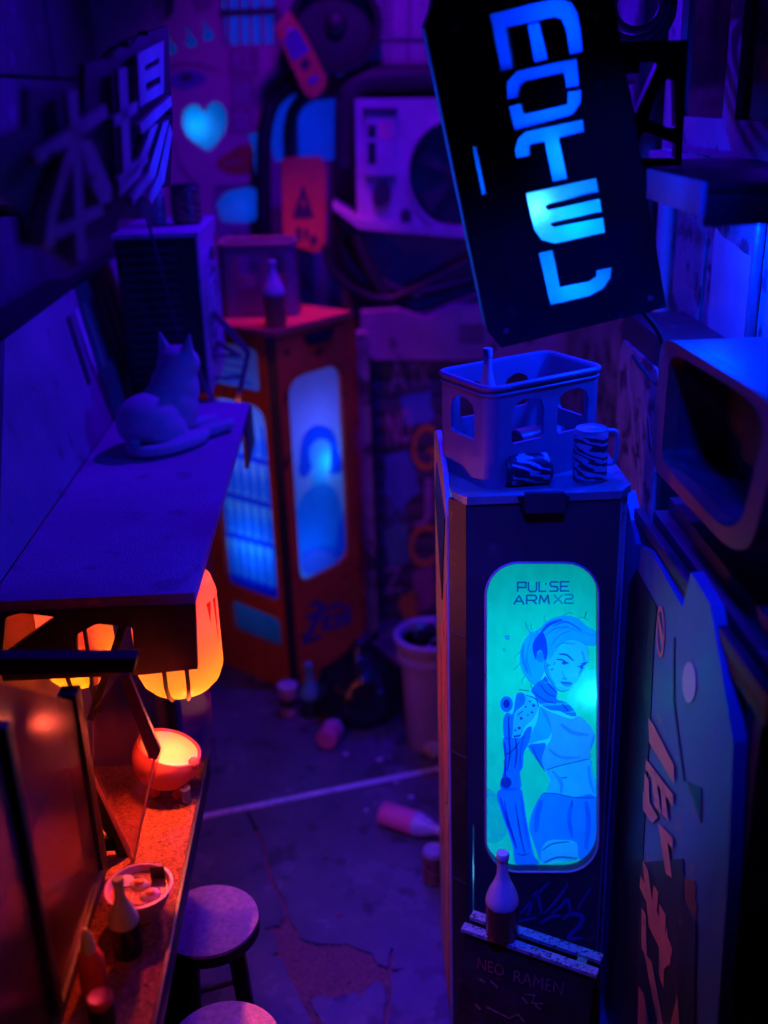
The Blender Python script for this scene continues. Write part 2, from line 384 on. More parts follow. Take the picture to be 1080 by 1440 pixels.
g.slab([ja+jn*gap, jb+jn*gap, Vector((5,12,0)), Vector((-5,12,0))], (0,0,-0.05), [])
ground = obj('ground', g, M_floor, None, smooth=0, kind='structure')
gp = G(); nx, ny = 110, 130                           # rough aggregate under the broken surface
c0 = Vector((-0.75, 2.0, 0)); sx, sy = 1.25, 1.75
vs = []
for j in range(ny):
    for i in range(nx):
        vs.append((c0.x+sx*i/(nx-1), c0.y+sy*j/(ny-1), -0.011+random.uniform(-0.005,0.006)))
gp.add(vs, [(j*nx+i, j*nx+i+1, (j+1)*nx+i+1, (j+1)*nx+i) for j in range(ny-1) for i in range(nx-1)])
gv = obj('gravel_patch', gp, M_gravel, ground, smooth=0, fixn=False); gv['kind'] = 'stuff'
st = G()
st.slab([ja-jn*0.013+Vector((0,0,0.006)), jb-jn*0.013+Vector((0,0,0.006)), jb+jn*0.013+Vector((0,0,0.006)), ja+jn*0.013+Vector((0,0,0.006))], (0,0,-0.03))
obj('streak_strip', st, M_strip, ground, smooth=0)  # raised pale strip stands in for a streak of light on the floor

# ================================================================== SIDE WALLS
YB = 6.2
wl = thing('side_wall', 'dark stained wall behind the noodle stall and the kanji sign', 'wall', (-1.35, 4.0, 0))
for i in range(5):                                    # big cladding panels
    y0 = 1.3+i*1.0
    for k in range(3):
        g = G().bx(-1.40, -1.29-0.008*((i+k) % 3), y0+0.006, y0+0.994, k*1.5+0.006, k*1.5+1.494, 0.01)
        obj('wall_panel', g, M_wall_dark, wl)
wr = thing('side_wall', 'dark streaked wall under the window beside the motel sign', 'wall', (1.2, 4.0, 0))
for i in range(5):
    y0 = 1.5+i*0.95
    for k in range(3):
        g = G().bx(1.13+0.006*((i+k) % 2), 1.25, y0+0.005, y0+0.945, k*1.45+0.005, k*1.45+1.445, 0.01)
        obj('wall_panel', g, M_wall_blue, wr)

# ================================================================== BACK WALL with backlit openings
def yb(x, y): return oy(x, y, YB)
bw = thing('back_wall', 'violet end wall with blue backlit openings closing the alley', 'wall', (0, YB, 0))
openings = {
 'heart': cr([(287,158),(281,150),(270,147),(259,155),(256,172),(262,190),(278,204),(292,212),(304,203),(315,186),(319,168),(315,151),(304,143),(294,146)],4),
 'sliver': [(348,188),(364,186),(366,250),(360,249)],
 'cup': rquad([(303,286),(318,270),(352,262),(368,272),(367,300),(352,315),(310,313)], 6),
 'upper_window': [(310,-30),(386,-30),(384,62),(318,63)],
 'arch_band': cr([(384,224),(381,190),(386,162),(400,142),(420,132),(425,144),(410,154),(401,168),(397,190),(398,224)],3),
 'arch': rquad([(420,225),(418,146),(480,136),(481,214),(470,226)], [4,30,6,8,4]),
 'gap': [(468,80),(512,58),(512,88),(476,108)],
}
bun = []
for (cx, cy) in ((240,62),(268,52),(292,42)):
    bun.append(cr([(cx-9,cy-12),(cx-4,cy-14),(cx,cy-4),(cx+7,cy+2),(cx+9,cy+10),(cx+4,cy+15),(cx-6,cy+14),(cx-8,cy+6),(cx-5,cy)],3))
g = G()
g.slab([(-1.29,YB,0),(1.13,YB,0),(1.13,YB,4.4),(-1.29,YB,4.4)], (0,0.04,0), [P(h, yb) for h in list(openings.values())+bun])
obj('wall_face', g, M_wall, bw)
obj('diffuser', G().slab([(-1.29,YB+0.06,1.9),(1.13,YB+0.06,1.9),(1.13,YB+0.06,4.0),(-1.29,YB+0.06,4.0)], (0,0,0)), sheet('blue_diffuser', (0.55,0.75,0.95), 0.85), bw)
obj('light_box', G().bx(-1.29,1.13,YB+0.55,YB+0.6,0,4.4).bx(-1.29,-1.25,YB+0.07,YB+0.55,0,4.4).bx(1.09,1.13,YB+0.07,YB+0.55,0,4.4), M_white, bw)
hc = yb(275,178)
lamp('heart_lamp', 'POINT', (hc.x, YB+0.15, hc.z), 0.6, (0.0,0.38,1.0), 0.03, parent=bw)
cc = yb(430,185); lamp('arch_lamp', 'POINT', (cc.x, YB+0.38, cc.z), 1.8, (0.0,0.022,1.0), 0.05, parent=bw)
cc = yb(340,25); lamp('upper_lamp', 'POINT', (cc.x, YB+0.3, cc.z), 0.9, (0.0,0.04,1.0), 0.05, parent=bw)
cc = yb(340,290); lamp('cup_lamp', 'POINT', (cc.x, YB+0.2, cc.z), 0.45, (0.0,0.08,1.0), 0.03, parent=bw)
for x in (318,334,349,366): obj('window_slat', G().slab(P([(x,-30),(x+5,-30),(x+6,64),(x+1,64)], lambda a,b: oy(a,b,YB-0.004)), (0,0.02,0)), M_wall, bw, smooth=0)
obj('window_slat', G().slab(P([(306,14),(388,10),(388,20),(306,24)], lambda a,b: oy(a,b,YB-0.008)), (0,0.02,0)), M_dark, bw, smooth=0)
# the painted face: a thin poster on the wall, cut out round the lit openings
po = thing('face_poster', 'pink poster of a face with a glowing heart under the eye', 'poster', (-0.7, YB-0.01, 1.9))
def yp(x, y): return oy(x, y, YB-0.012)
holes_p = [P(openings['heart'], yp)]+[P(b, yp) for b in bun]
obj('poster_sheet', G().slab(P([(228,-30),(304,-30),(312,66),(398,66),(398,120),(374,150),(372,186),(346,186),(356,258),(300,262),(296,330),(226,330)], yp), (0,0.009,0), holes_p), M_poster, po, smooth=0)
def yq(x, y): return oy(x, y, YB-0.016)
def printed(name, pts, m, root, fn): return obj(name, G().slab(P(pts, fn), (0,0,0)), m, root, smooth=0, fixn=False)
MI_eye = mat('poster_blue_ink', (0.14,0.12,0.42), 0.6); MI_lip = mat('poster_lip_ink', (0.55,0.05,0.06), 0.5, var=0.3); MI_dk = mat('poster_dark_ink', (0.06,0.03,0.08), 0.6)
MI_mid = mat('poster_mauve_ink', (0.36,0.12,0.26), 0.6)
printed('eye_shadow', cr([(237,110),(252,101),(272,99),(290,108),(282,119),(262,126),(244,122)]), MI_eye, po, yq)
printed('brow', cr([(236,92),(262,86),(292,92),(308,100),(288,97),(262,92),(238,98)]), MI_mid, po, yq)
printed('pupil', ell(262,109,9,6), MI_dk, po, lambda x,y: oy(x,y,YB-0.018))
printed('upper_lip', cr([(303,228),(322,214),(338,204),(346,206),(352,200),(356,225),(330,226)]), MI_lip, po, yq)
printed('lower_lip', cr([(304,231),(330,229),(356,228),(355,240),(338,246),(318,242)]), MI_lip, po, yq)
printed('jaw_line', stroke([(243,195),(250,225),(262,245),(282,262)], 6), MI_mid, po, yq)
printed('hair_lock', [(228,-30),(250,-30),(244,18),(232,30)], MI_dk, po, yq)
printed('hair_lock', [(262,-30),(300,-30),(300,10),(276,20)], MI_mid, po, yq)
for ch, (x, y) in zip('紅彼女', ((341,84),(341,128),(339,168))):
    if ch != '紅': printed('glyph_block', rect(x-17,y-18,x+17,y+20), MI_mid, po, yq)
    else: printed('glyph_block', rect(x-20,y-16,x+24,y+24), MI_mid, po, yq)
    obj('glyph', text(ch, [(x-13,y-13),(x+13,y-13),(x+13,y+15),(x-13,y+15)], lambda a,b: oy(a,b,YB-0.019)), M_side, po, smooth=0, fixn=False)

# relief panels on the upper right of the wall
up_ = thing('relief_cladding', 'violet relief cladding panels above the wall mounted air conditioner', 'cladding', (0.3, YB-0.02, 2.9))
for (x0,y0,x1,y1) in ((518,-25,548,54),(552,-25,574,54),(578,-25,640,54),(518,60,546,98),(549,60,572,98),(576,60,600,98),(603,60,650,98),(644,-25,700,54)):
    g = G().slab(P(rect(x0,y0,x1,y1), lambda a,b: oy(a,b,YB-0.03)), (0,0.026,0)); obj('relief_panel', g, M_ac, up_, smooth=0)
for y in range(-10, 50, 9):
    g = G().slab(P(rect(534,y,546,y+4), lambda a,b: oy(a,b,YB-0.036)), (0,0.005,0)); obj('louvre', g, M_dark, up_, smooth=0)
# ducts and pipes
def W3(lst, Y): return [oy(x,y,Y) for x,y in lst]
d = thing('round_duct', 'big dark round duct mouth high on the end wall', 'duct', tuple(oy(472,90,6.0)))
c = oy(472, 35, 6.0)
Mx = Matrix.Translation(c) @ Matrix.Rotation(R(90), 4, 'X')
obj('duct_ring', G().lathe([(0.20,-0.19),(0.215,-0.19),(0.235,0.0),(0.235,0.10),(0.20,0.10),(0.19,0.0),(0.19,-0.15)], 36, Mx), M_black, d)
obj('duct_disc', G().lathe([(0.0,-0.02),(0.19,-0.02),(0.19,-0.05),(0.0,-0.05)], 36, Mx), M_dark, d)
obj('hub', G().lathe([(0.0,0.03),(0.05,0.02),(0.06,-0.02)], 20, Mx), M_black, d)
def pipe(name, label, pts, Y, r, m=None, n=14):
    g = G().tube(cr([tuple(v) for v in W3(pts, Y)], 8, False), r, n); t = obj(name, g, m or M_black, None, label=label, cat='pipe'); return t
pipe('curved_pipe', 'thick black pipe curving beside the poster and lit arch', [(372,345),(371,270),(372,190),(386,140),(420,105),(452,98)], 6.10, 0.040)
pipe('curved_pipe', 'slim black pipe running down across the lit arch window', [(448,112),(428,134),(411,158),(407,190),(408,240),(412,300)], 6.14, 0.030)
pipe('wall_pipe', 'blue black pipe bending over the top of the wall air conditioner', [(487,236),(487,170),(492,128),(520,112),(580,108),(700,110)], 5.98, 0.062, M_dark)
pipe('wall_pipe', 'thin dark conduit close under the relief cladding', [(500,215),(500,160),(512,142),(560,134),(700,134)], 6.12, 0.026)
# warning tags
def tag(label, outer, tri, bolt, Y, extra=()):
    b = oy(*outer[0], Y); t = thing('warning_tag', label, 'tag', tuple(oy((outer[0][0]+outer[2][0])/2, max(p[1] for p in outer), Y)))
    obj('plate', G().slab(P(rquad(outer, 8), lambda x,y: oy(x,y,Y)), (0,0.012,0)), M_tag, t)
    if tri: obj('triangle', G().slab(P(tri, lambda x,y: oy(x,y,Y-0.003)), (0,0,0), [P(bolt, lambda x,y: oy(x,y,Y-0.003))]), MI_dk, t, smooth=0, fixn=False)
    for e, m in extra: obj('mark', G().slab(P(e, lambda x,y: oy(x,y,Y-0.003)), (0,0,0)), m, t, smooth=0, fixn=False)
    return t
tag('orange hanging tag with a dark lightning bolt triangle', [(396,222),(452,220),(459,240),(458,342),(448,356),(414,346),(398,330)],
    [(426,258),(442,306),(411,307)], [(427,273),(423,288),(427,288),(425,300),(431,284),(427,284)], 5.9, [(rect(416,320,424,338), MI_dk), (ell(441,338,5,8), MI_dk), (rect(428,322,434,336), MI_dk)])
tag('orange and violet tag hanging crookedly over the lit arch', [(386,40),(406,13),(430,50),(460,110),(456,126),(440,140),(428,132)], None, None, 5.86,
    [([(389,38),(405,16),(409,21),(392,44)], M_red), (ell(407,44,5,7), M_side), ([(398,56),(417,38),(436,72),(412,86)], MI_eye), ([(428,80),(438,88),(430,100),(420,92)], MI_dk), ([(433,112),(444,104),(448,112),(438,121)], MI_eye)])

# wall mounted air conditioner
Ya = 5.72
a = thing('air_conditioner', 'violet lit air conditioner with a big round fan on the end wall', 'air conditioner', tuple(oy(590,318,5.9)))
ya = lambda x,y: oy(x,y,Ya)
fan = ell(640,244,68,78,40)
obj('casing', G().slab(P([(499,139),(735,137),(738,338),(503,318)], ya), (0,0.34,0), [P(fan, ya)]), M_ac, a)
obj('fan_guard_ring', G().tube([v+Vector((0,-0.01,0)) for v in P(fan+[fan[0]], ya)], 0.012, 8), M_ac, a)
obj('fan_disc', G().slab(P(ell(640,244,66,76,36), lambda x,y: oy(x,y,Ya+0.12)), (0,0.01,0)), M_black, a)
cf = oy(640,244,Ya+0.07)
for k in range(5):
    an = 2*math.pi*k/5; q = []
    for rr, da in ((0.05,0.0),(0.2,-0.15),(0.24,0.35),(0.06,0.5)): q.append(cf+Vector((rr*math.cos(an+da), 0, rr*math.sin(an+da))))
    obj('fan_blade', G().slab(q, (0,0.008,0)), M_dark, a)
obj('fan_hub', G().lathe([(0,0.03),(0.05,0.02),(0.055,-0.03)], 16, Matrix.Translation(cf) @ Matrix.Rotation(R(90),4,'X')), M_dark, a)
obj('control_box', G().slab(P(rquad(rect(513,160,557,246),4), lambda x,y: oy(x,y,Ya-0.035)), (0,0.034,0)), M_ac, a)
obj('hood_slot', G().slab(P(rect(511,152,559,160), lambda x,y: oy(x,y,Ya-0.05)), (0,0.049,0)), M_dark, a)
for r_ in ((517,175,529,194),(517,200,529,231)): obj('display', G().slab(P(rect(*r_), lambda x,y: oy(x,y,Ya-0.038)), (0,0.002,0)), M_black, a, smooth=0)
obj('sticker', G().slab(P(rect(533,169,551,196), lambda x,y: oy(x,y,Ya-0.038)), (0,0.002,0)), mat('sticker_pink',(0.8,0.3,0.4)), a, smooth=0)
obj('valve_knob', G().slab(P(ell(537,273,13,19,20,0.2), lambda x,y: oy(x,y,Ya-0.03)), (0,0.029,0)), M_dark, a)
obj('valve_knob', G().slab(P(ell(571,303,8,9,16), lambda x,y: oy(x,y,Ya-0.03)), (0,0.029,0)), M_dark, a)
obj('shelf_bracket', G().slab(P([(468,288),(505,308),(740,332),(740,343),(505,322),(468,294)], lambda x,y: oy(x,y,Ya-0.06)), (0,0.44,0)), M_ac, a)
# sagging cables under it
for i, (lab, pts, r_) in enumerate((
    ('thick black cable sagging under the air conditioner shelf', [(470,300),(490,345),(520,385),(570,412),(640,400),(700,380)], 0.030),
    ('violet grey hose looping below the air conditioner', [(478,312),(505,338),(512,372),(540,398),(590,418)], 0.022),
    ('black hose hanging in the lowest loop above the shutter', [(500,330),(530,400),(580,446),(640,430),(720,400)], 0.040),
    ('slack dark cable between the warning tag and the cables', [(455,345),(468,380),(500,408),(545,420),(600,398),(690,352)], 0.018))):
    g = G().tube(cr([tuple(v) for v in W3(pts, 5.80-0.05*i)], 6, False), r_, 10)
    obj('hanging_cable', g, M_dark if i == 1 else M_black, None, label=lab, cat='cable')
# lower wall block with a vent, post and graffiti shutter
Yg = 5.62
vb = thing('vent_block', 'violet wall block with a slotted vent above the shutter', 'wall block', tuple(oy(640,500,Yg-0.05)))
yg = lambda x,y: oy(x,y,Yg-0.05)
slots = [rect(645,457+i*7,681,461+i*7) for i in range(4)]
obj('block_face', G().slab(P([(508,440),(560,436),(600,450),(640,432),(800,430),(800,506),(524,506),(506,480)], yg), (0,0.10,0), [P(s,yg) for s in slots]), M_wall, vb, smooth=0)
obj('vent_back', G().slab(P(rect(640,452,686,488), lambda x,y: oy(x,y,Yg-0.01)), (0,0.02,0)), M_black, vb, smooth=0)
obj('wall_post', G().slab([oy(501,470,Yg-0.2), oy(517,470,Yg-0.2), oy(517,470,Yg-0.2)*1, ][:2]+[Vector((oy(517,470,Yg-0.2).x,Yg-0.2,0)), Vector((oy(501,470,Yg-0.2).x,Yg-0.2,0))], (0,0.1,0)), M_wall_blue, None, label='narrow grey post between the orange machine and the shutter', cat='post')
sh = thing('roller_shutter', 'dark graffiti covered shutter behind the trash bin', 'shutter', (0.45, Yg, 0))
zt = oy(600,505,Yg).z
ns = 15
for k in range(ns):
    z0 = zt*k/ns
    obj('shutter_slat', G().bx(0.10, 1.12, Yg, Yg+0.03, z0+0.006, zt*(k+1)/ns-0.004, 0.006), M_wall_dark, sh)
obj('shutter_back', G().bx(0.08,1.12,Yg+0.035,Yg+0.06,0,zt), M_black, sh)
obj('shutter_jamb', G().bx(0.03,0.098,Yg-0.05,Yg+0.06,0,zt), M_black, sh)
ys = lambda x,y: oy(x,y,Yg-0.004)
GY = mat('graffiti_ochre', (0.75,0.36,0.06), 0.6); GP = mat('graffiti_mauve', (0.42,0.22,0.42), 0.6); GB = mat('graffiti_blue', (0.10,0.20,0.55), 0.6); GT = mat('graffiti_teal',(0.12,0.32,0.36),0.6)
for s, q, m in (('G',[(578,600),(612,596),(614,660),(580,664)],GY),('J',[(582,676),(608,672),(608,736),(582,742)],GP),('C',[(574,742),(610,736),(612,794),(576,800)],GY),
                ('NO',[(544,578),(578,574),(578,622),(546,628)],GP),('A',[(545,508),(570,506),(572,548),(548,552)],GP),('TK',[(574,512),(606,510),(606,540),(576,546)],GP),
                ('Z',[(538,800),(566,796),(566,830),(540,836)],GP),('RX',[(545,700),(572,694),(572,730),(546,738)],GB)):
    obj('graffiti_letter', text(s, q, ys), m, sh, smooth=0, fixn=False)
ys2 = lambda x,y: oy(x,y,Yg-0.002)
for q, m in (([(540,640),(575,632),(590,690),(560,720),(542,690)],GB),([(560,560),(606,548),(610,590),(570,600)],GB),([(538,745),(570,735),(575,790),(545,800)],GT),([(580,800),(612,796),(612,850),(590,860)],MI_mid),([(560,840),(585,830),(590,870),(566,872)],GY)):
    obj('graffiti_patch', G().slab(P(jag(q,3,4), ys2),(0,0,0)), m, sh, smooth=0, fixn=False)

# ================================================================== THE RIGHT VENDING MACHINE
YF = 2.62; ZT = 1.9
XL, XR = oy(657,1000,YF).x, oy(857,1000,YF).x
XSL, XSR = 0.236, XR+0.030; YS, YE = YF+0.045, 3.08
vm = thing('vending_machine', 'dark vending machine with a glowing teal cyborg poster', 'vending machine', (0.48, 2.85, 0))
yf = lambda x,y: oy(x,y,YF)
win = rrect(683,791,842,1226,46,8)
szl0, szl1 = oy(660,1291,YF).z, oy(660,1160,YF).z
slit3 = [Vector((XL+0.0155,YF,szl0)), Vector((XL+0.0205,YF,szl0)), Vector((XL+0.0205,YF,szl1)), Vector((XL+0.0155,YF,szl1))]
g = G(); g.slab([(XL,YF,0.03),(XR,YF,0.03),(XR,YF,ZT-0.025),(XL,YF,ZT-0.025)], (0,0.032,0), [P(win,yf), slit3])
obj('front_panel', g, M_machine, vm)
obj('window_trim', G().tube([v+Vector((0,-0.001,0)) for v in P(win+[win[0]], yf)], 0.0035, 6), M_side, vm)
obj('corner_panel', G().slab([(XL-0.002,YF+0.001,0.0),(XSL+0.004,YS,0.0),(XSL+0.004,YS,ZT-0.02),(XL-0.002,YF+0.001,ZT-0.02)], (0.012,0.012,0)), M_black, vm)
for z in (0.62, 1.08, 1.48):
    obj('panel_seam', G().slab([(XL-0.004,YF+0.0,z),(XSL+0.003,YS-0.003,z),(XSL+0.003,YS-0.003,z+0.006),(XL-0.004,YF+0.0,z+0.006)], (0.003,0.003,0)), M_dark, vm, smooth=0)
obj('corner_panel', G().slab([(XR+0.002,YF+0.001,0.0),(XSR-0.004,YS,0.0),(XSR-0.004,YS,ZT-0.02),(XR+0.002,YF+0.001,ZT-0.02)], (-0.01,0.012,0)), M_side, vm)
for k in range(6):
    z = 0.10+k*0.085
    obj('corner_stripe', G().slab([(XR+0.005,YF+0.003,z+0.05),(XSR-0.008,YS-0.006,z),(XSR-0.008,YS-0.006,z+0.02),(XR+0.005,YF+0.003,z+0.075)], (0.002,-0.002,0)), M_dark, vm, smooth=0)
obj('corner_slot', G().slab([(XR+0.008,YF+0.007,0.86),(XSR-0.010,YS-0.008,0.84),(XSR-0.010,YS-0.008,1.06),(XR+0.008,YF+0.007,1.10)], (0.002,-0.002,0)), M_black, vm, smooth=0)
# left side plate with enamel stripes
side = [(XSL,YS,0),(XSL,YE,0),(XSL,YE,ZT+0.04),(XSL,YE-0.10,ZT+0.075),(XSL,YS+0.10,ZT+0.02),(XSL,YS,ZT-0.07)]
obj('side_plate', G().slab(side, (0.014,0,0)), M_side, vm, smooth=0)
def xs(y, z): return Vector((XSL-0.004, y, z))
obj('side_window', G().slab([xs(YS+0.05,1.80),xs(YS+0.30,1.88),xs(YE-0.05,1.76),xs(YS+0.16,1.50)], (0.003,0,0)), M_black, vm, smooth=0)
for q in ([(0.03,1.62),(0.10,1.52),(0.05,0.95),(0.03,0.9)], [(0.13,1.45),(0.20,1.40),(0.12,0.8),(0.07,0.85)], [(0.03,0.80),(0.09,0.78),(0.18,0.05),(0.08,0.02)], [(0.25,1.3),(0.33,1.22),(0.30,0.5),(0.24,0.6)]):
    obj('side_stripe', G().slab([xs(YS+a_,b_) for a_,b_ in q], (0.003,0,0)), M_red, vm, smooth=0)
obj('side_plate', G().slab([(XSR,YS,0),(XSR,YE,0),(XSR,YE,ZT),(XSR,YS,ZT-0.03)], (-0.012,0,0)), M_side, vm, smooth=0)
obj('back_panel', G().bx(XSL+0.015,XSR-0.013,YE-0.02,YE,0,ZT-0.01), M_dark, vm)
obj('plinth', G().bx(XL,XR,YF+0.012,YE-0.03,0.0,0.028), M_black, vm)
obj('lining', G().bx(XSL+0.016,XSL+0.02,YS+0.01,YE-0.025,0.04,ZT-0.05).bx(XSR-0.018,XSR-0.014,YS+0.01,YE-0.025,0.04,ZT-0.05).bx(XSL+0.02,XSR-0.02,YE-0.03,YE-0.022,0.04,ZT-0.05), M_white, vm)
M_top = mat('teal_machine_top', (0.20,0.26,0.27), 0.4, var=0.3, scale=9, bump=0.05, wear=(0.5,0.22,0.12), wearamt=0.63)
top = [(XL,YF-0.006,ZT-0.022),(XR,YF-0.006,ZT-0.022),(XSR+0.006,YS-0.004,ZT-0.022),(XSR+0.006,YE,ZT-0.022),(XSL+0.016,YE,ZT-0.022),(XSL+0.016,YS-0.004,ZT-0.022)]
obj('top', G().slab(top, (0,0,0.022)), M_top, vm)
obj('latch_plate', G().slab(P([(728,699),(801,698),(793,723),(737,724)], lambda x,y: oy(x,y,YF-0.012)), (0,0.011,0)), M_black, vm, smooth=0)
obj('latch', G().slab(P(rquad([(738,694),(796,693),(795,721),(740,722)],3), lambda x,y: oy(x,y,YF-0.028)), (0,0.016,0)), M_machine, vm)
# poster
YPOS = YF+0.033
yp1 = lambda x,y: oy(x,y,YPOS); yp2 = lambda x,y: oy(x,y,YPOS-0.0015); yp3 = lambda x,y: oy(x,y,YPOS-0.003); yp4 = lambda x,y: oy(x,y,YPOS-0.0045)
poster = obj('backlit_poster', G().slab(P(rrect(679,787,846,1230,40,8), yp1), (0,0,0)), sheet('teal_poster_paper', (0.7,0.92,0.95), 0.82, 0.05), vm, label='teal backlit poster of a woman with a mechanical arm')
obj('light_slit', G().slab([v+Vector((0,0.012,0)) for v in slit3], (0,0,0)), sheet('slit_frost', (0.9,0.95,1), 0.85), vm)
def A(p): return (680+p[0]/6.353, 780+p[1]/6.353)
def B(p): return (680+p[0]/5.141, 960+p[1]/5.141)
I_hair = ink('ink_hair', (0.28,0.52,1.0)); I_face = ink('ink_face', (0.75,0.72,1.0)); I_line = ink('ink_line', (0.05,0.14,0.50)); I_dark = ink('ink_dark', (0.05,0.16,0.75))
I_top = ink('ink_top', (1.0,0.52,1.0)); I_skin = ink('ink_skin', (0.65,0.62,1.0)); I_short = ink('ink_short', (0.08,0.30,0.96)); I_arm = ink('ink_arm', (0.05,0.22,0.93)); I_light = ink('ink_light', (0.85,0.6,1.0)); I_word = ink('ink_word', (0.12,0.14,0.85)); I_word2 = ink('ink_word_pale', (0.12,0.40,1.0))
def pr(name, pts, m, fn=yp2): obj(name, G().slab(P(pts, fn), (0,0,0)), m, poster, smooth=0, fixn=False)
sil = [A(p) for p in [(380,640),(425,690),(500,660),(560,600),(640,560),(740,545),(840,570),(920,635),(1022,705),(1022,800),(930,815),(940,960),(885,1050),(830,1140),(770,1205),(700,1225),(660,1222),(652,1290),(740,1320),(810,1390)]] \
    + [B(p) for p in [(690,240),(760,300),(802,370),(800,430),(767,490),(770,546),(786,640),(815,720),(815,1150),(770,1250),(692,1275),(600,1290),(430,1310),(412,1295),(360,1150),(330,1060),(342,960),(380,870),(425,800),(460,795),(482,710),(445,640),(400,580),(320,460),(292,505),(284,610),(262,650),(270,765),(288,840),(306,960),(332,1100),(366,1250),(402,1312),(234,1312),(214,1190),(150,1000),(108,870),(96,815),(122,772),(142,650),(152,540),(140,405),(142,270),(160,220),(120,190),(120,120),(150,95),(210,110),(240,78),(300,75),(350,90)]] \
    + [A(p) for p in [(425,1215),(455,1160),(390,1110),(340,1030),(322,930),(335,830),(365,760),(410,700)]]
obj('printed_background', G().slab(P(rect(676,784,850,1234), yp2), (0,0,0), [P(sil, yp2)]), ink('ink_teal_ground', (0.3,0.95,0.50)), poster, smooth=0, fixn=False)
pr('printed_hair', cr([A(p) for p in [(380,640),(425,690),(500,660),(560,600),(640,560),(740,545),(840,570),(920,635),(1022,705),(1022,800),(930,815),(850,775),(760,765),(700,800),(640,870),(600,930),(560,945),(545,1040),(500,1130),(450,1165),(390,1110),(340,1030),(322,930),(335,830),(365,760),(410,700)]],4), I_hair)
pr('printed_face', cr([A(p) for p in [(560,945),(600,930),(640,870),(700,800),(760,765),(850,775),(930,815),(940,960),(885,1050),(830,1140),(770,1205),(700,1225),(640,1190),(580,1110),(545,1040)]],4), I_face)
for q, w in ([[(440,700),(400,820),(390,950),(430,1080)],10],[[(480,680),(450,760)],8],[[(600,600),(700,590),(820,640),(900,720)],9],[[(640,700),(740,650),(860,690)],8],[[(380,880),(380,980),(420,1090)],9],[[(600,820),(680,720),(780,680)],9],[[(900,690),(960,720),(1020,715)],8]):
    pr('printed_strand', [A(p) for p in stroke(q, w)], I_hair, yp3)
for q, w in ([[(420,700),(390,650),(372,600)],14],[[(440,690),(425,650),(430,610)],12],[[(350,860),(310,880),(270,930)],14],[[(340,960),(300,1000),(262,1030)],16],[[(370,1080),(345,1120),(350,1160)],14],[[(420,1150),(430,1190),(455,1210)],14],[[(700,555),(760,520),(800,530)],10],[[(840,570),(890,560),(940,590)],12],[[(560,610),(540,570),(560,540)],12],[[(480,1140),(490,1180)],12]):
    pr('printed_wisp', [A(p) for p in stroke(q, w)], ink('ink_wisp',(0.55,0.72,1.0)), yp3)
pr('printed_headphone', cr([A(p) for p in [(445,880),(440,800),(480,725),(525,690),(560,760),(572,880),(548,950),(520,855),(480,870),(470,940)]],4), I_dark, yp3)
pr('printed_headband', [A(p) for p in stroke([(520,690),(590,620),(700,580)], 30)], I_dark, yp3)
pr('printed_ear', [A(p) for p in ell(512,915,36,48)], I_light, yp3)
for q, w in ([[(675,890),(740,895),(805,948)],17],[[(870,978),(930,962)],12],[[(650,938),(700,940),(760,975)],14],[[(840,1000),(880,990),(915,975)],11],[[(690,1135),(740,1150),(795,1150)],12],[[(700,1105),(740,1115)],9],[[(560,1010),(575,985),(600,990)],9],[[(600,1030),(625,1020)],10],[[(545,960),(555,1050),(600,1130),(650,1195),(700,1222),(770,1205)],8],[[(900,570),(920,510)],8],[[(640,960),(625,985)],7]):
    pr('printed_line', [A(p) for p in stroke(q, w)], I_line, yp3)
pr('printed_iris', [A(p) for p in ell(722,968,24,15)], I_dark, yp3); pr('printed_iris', [A(p) for p in ell(876,1008,16,13)], I_dark, yp3)
pr('printed_lips', cr([A(p) for p in [(688,1142),(735,1132),(795,1148),(770,1176),(720,1172)]],3), ink('ink_lips',(0.85,0.42,0.95)), yp3)
for c_, r_ in (((212,738),26),((188,852),20)): pr('printed_blot', cr([A(p) for p in jag(ell(*c_,r_,r_*0.9,8),6,1)],3), I_hair)
pr('printed_collar', cr([A(p) for p in [(425,1215),(470,1150),(530,1110),(555,1085),(600,1150),(660,1222),(652,1290),(740,1320),(810,1390),(830,1440),(770,1440),(690,1400),(590,1385),(500,1330),(455,1260)]],3), I_arm)
for q in ([(440,1220),(540,1300),(650,1330)],[(500,1150),(570,1240),(650,1270)],[(540,1105),(600,1180),(650,1230)],[(700,1330),(760,1400)]): pr('printed_line', [A(p) for p in stroke(q, 11)], I_line, yp3)
pr('printed_top', cr([B(p) for p in [(405,172),(470,205),(560,240),(640,262),(690,240),(760,300),(802,370),(800,430),(767,490),(770,546),(650,572),(540,602),(452,632),(420,560),(440,480),(490,400),(470,300)]],4), I_top)
pr('printed_waist', cr([B(p) for p in [(452,634),(540,604),(650,574),(770,548),(786,640),(815,720),(815,825),(640,828),(460,795),(482,710)]],3), I_skin)
pr('printed_shorts', cr([B(p) for p in [(425,800),(480,797),(640,830),(815,828),(815,1150),(770,1250),(692,1275),(672,1158),(560,1138),(468,1146),(418,1210),(412,1295),(360,1150),(330,1060),(342,960),(380,870)]],3), I_short)
pr('printed_thigh', cr([B(p) for p in [(418,1225),(470,1148),(560,1140),(668,1160),(688,1268),(600,1290),(520,1285),(430,1310)]],3), I_light)
pr('printed_underarm', cr([B(p) for p in [(320,460),(400,440),(450,440),(438,490),(420,560),(445,640),(400,580)]],3), I_arm)
pr('printed_shoulder_skin', cr([B(p) for p in [(405,175),(460,230),(490,330),(470,400),(400,420),(330,440),(350,360),(390,270)]],3), I_hair)
pr('printed_shoulder_plate', cr([B(p) for p in [(222,235),(290,170),(300,92),(370,112),(398,172),(360,260),(300,315),(270,388),(212,388)]],3), I_light)
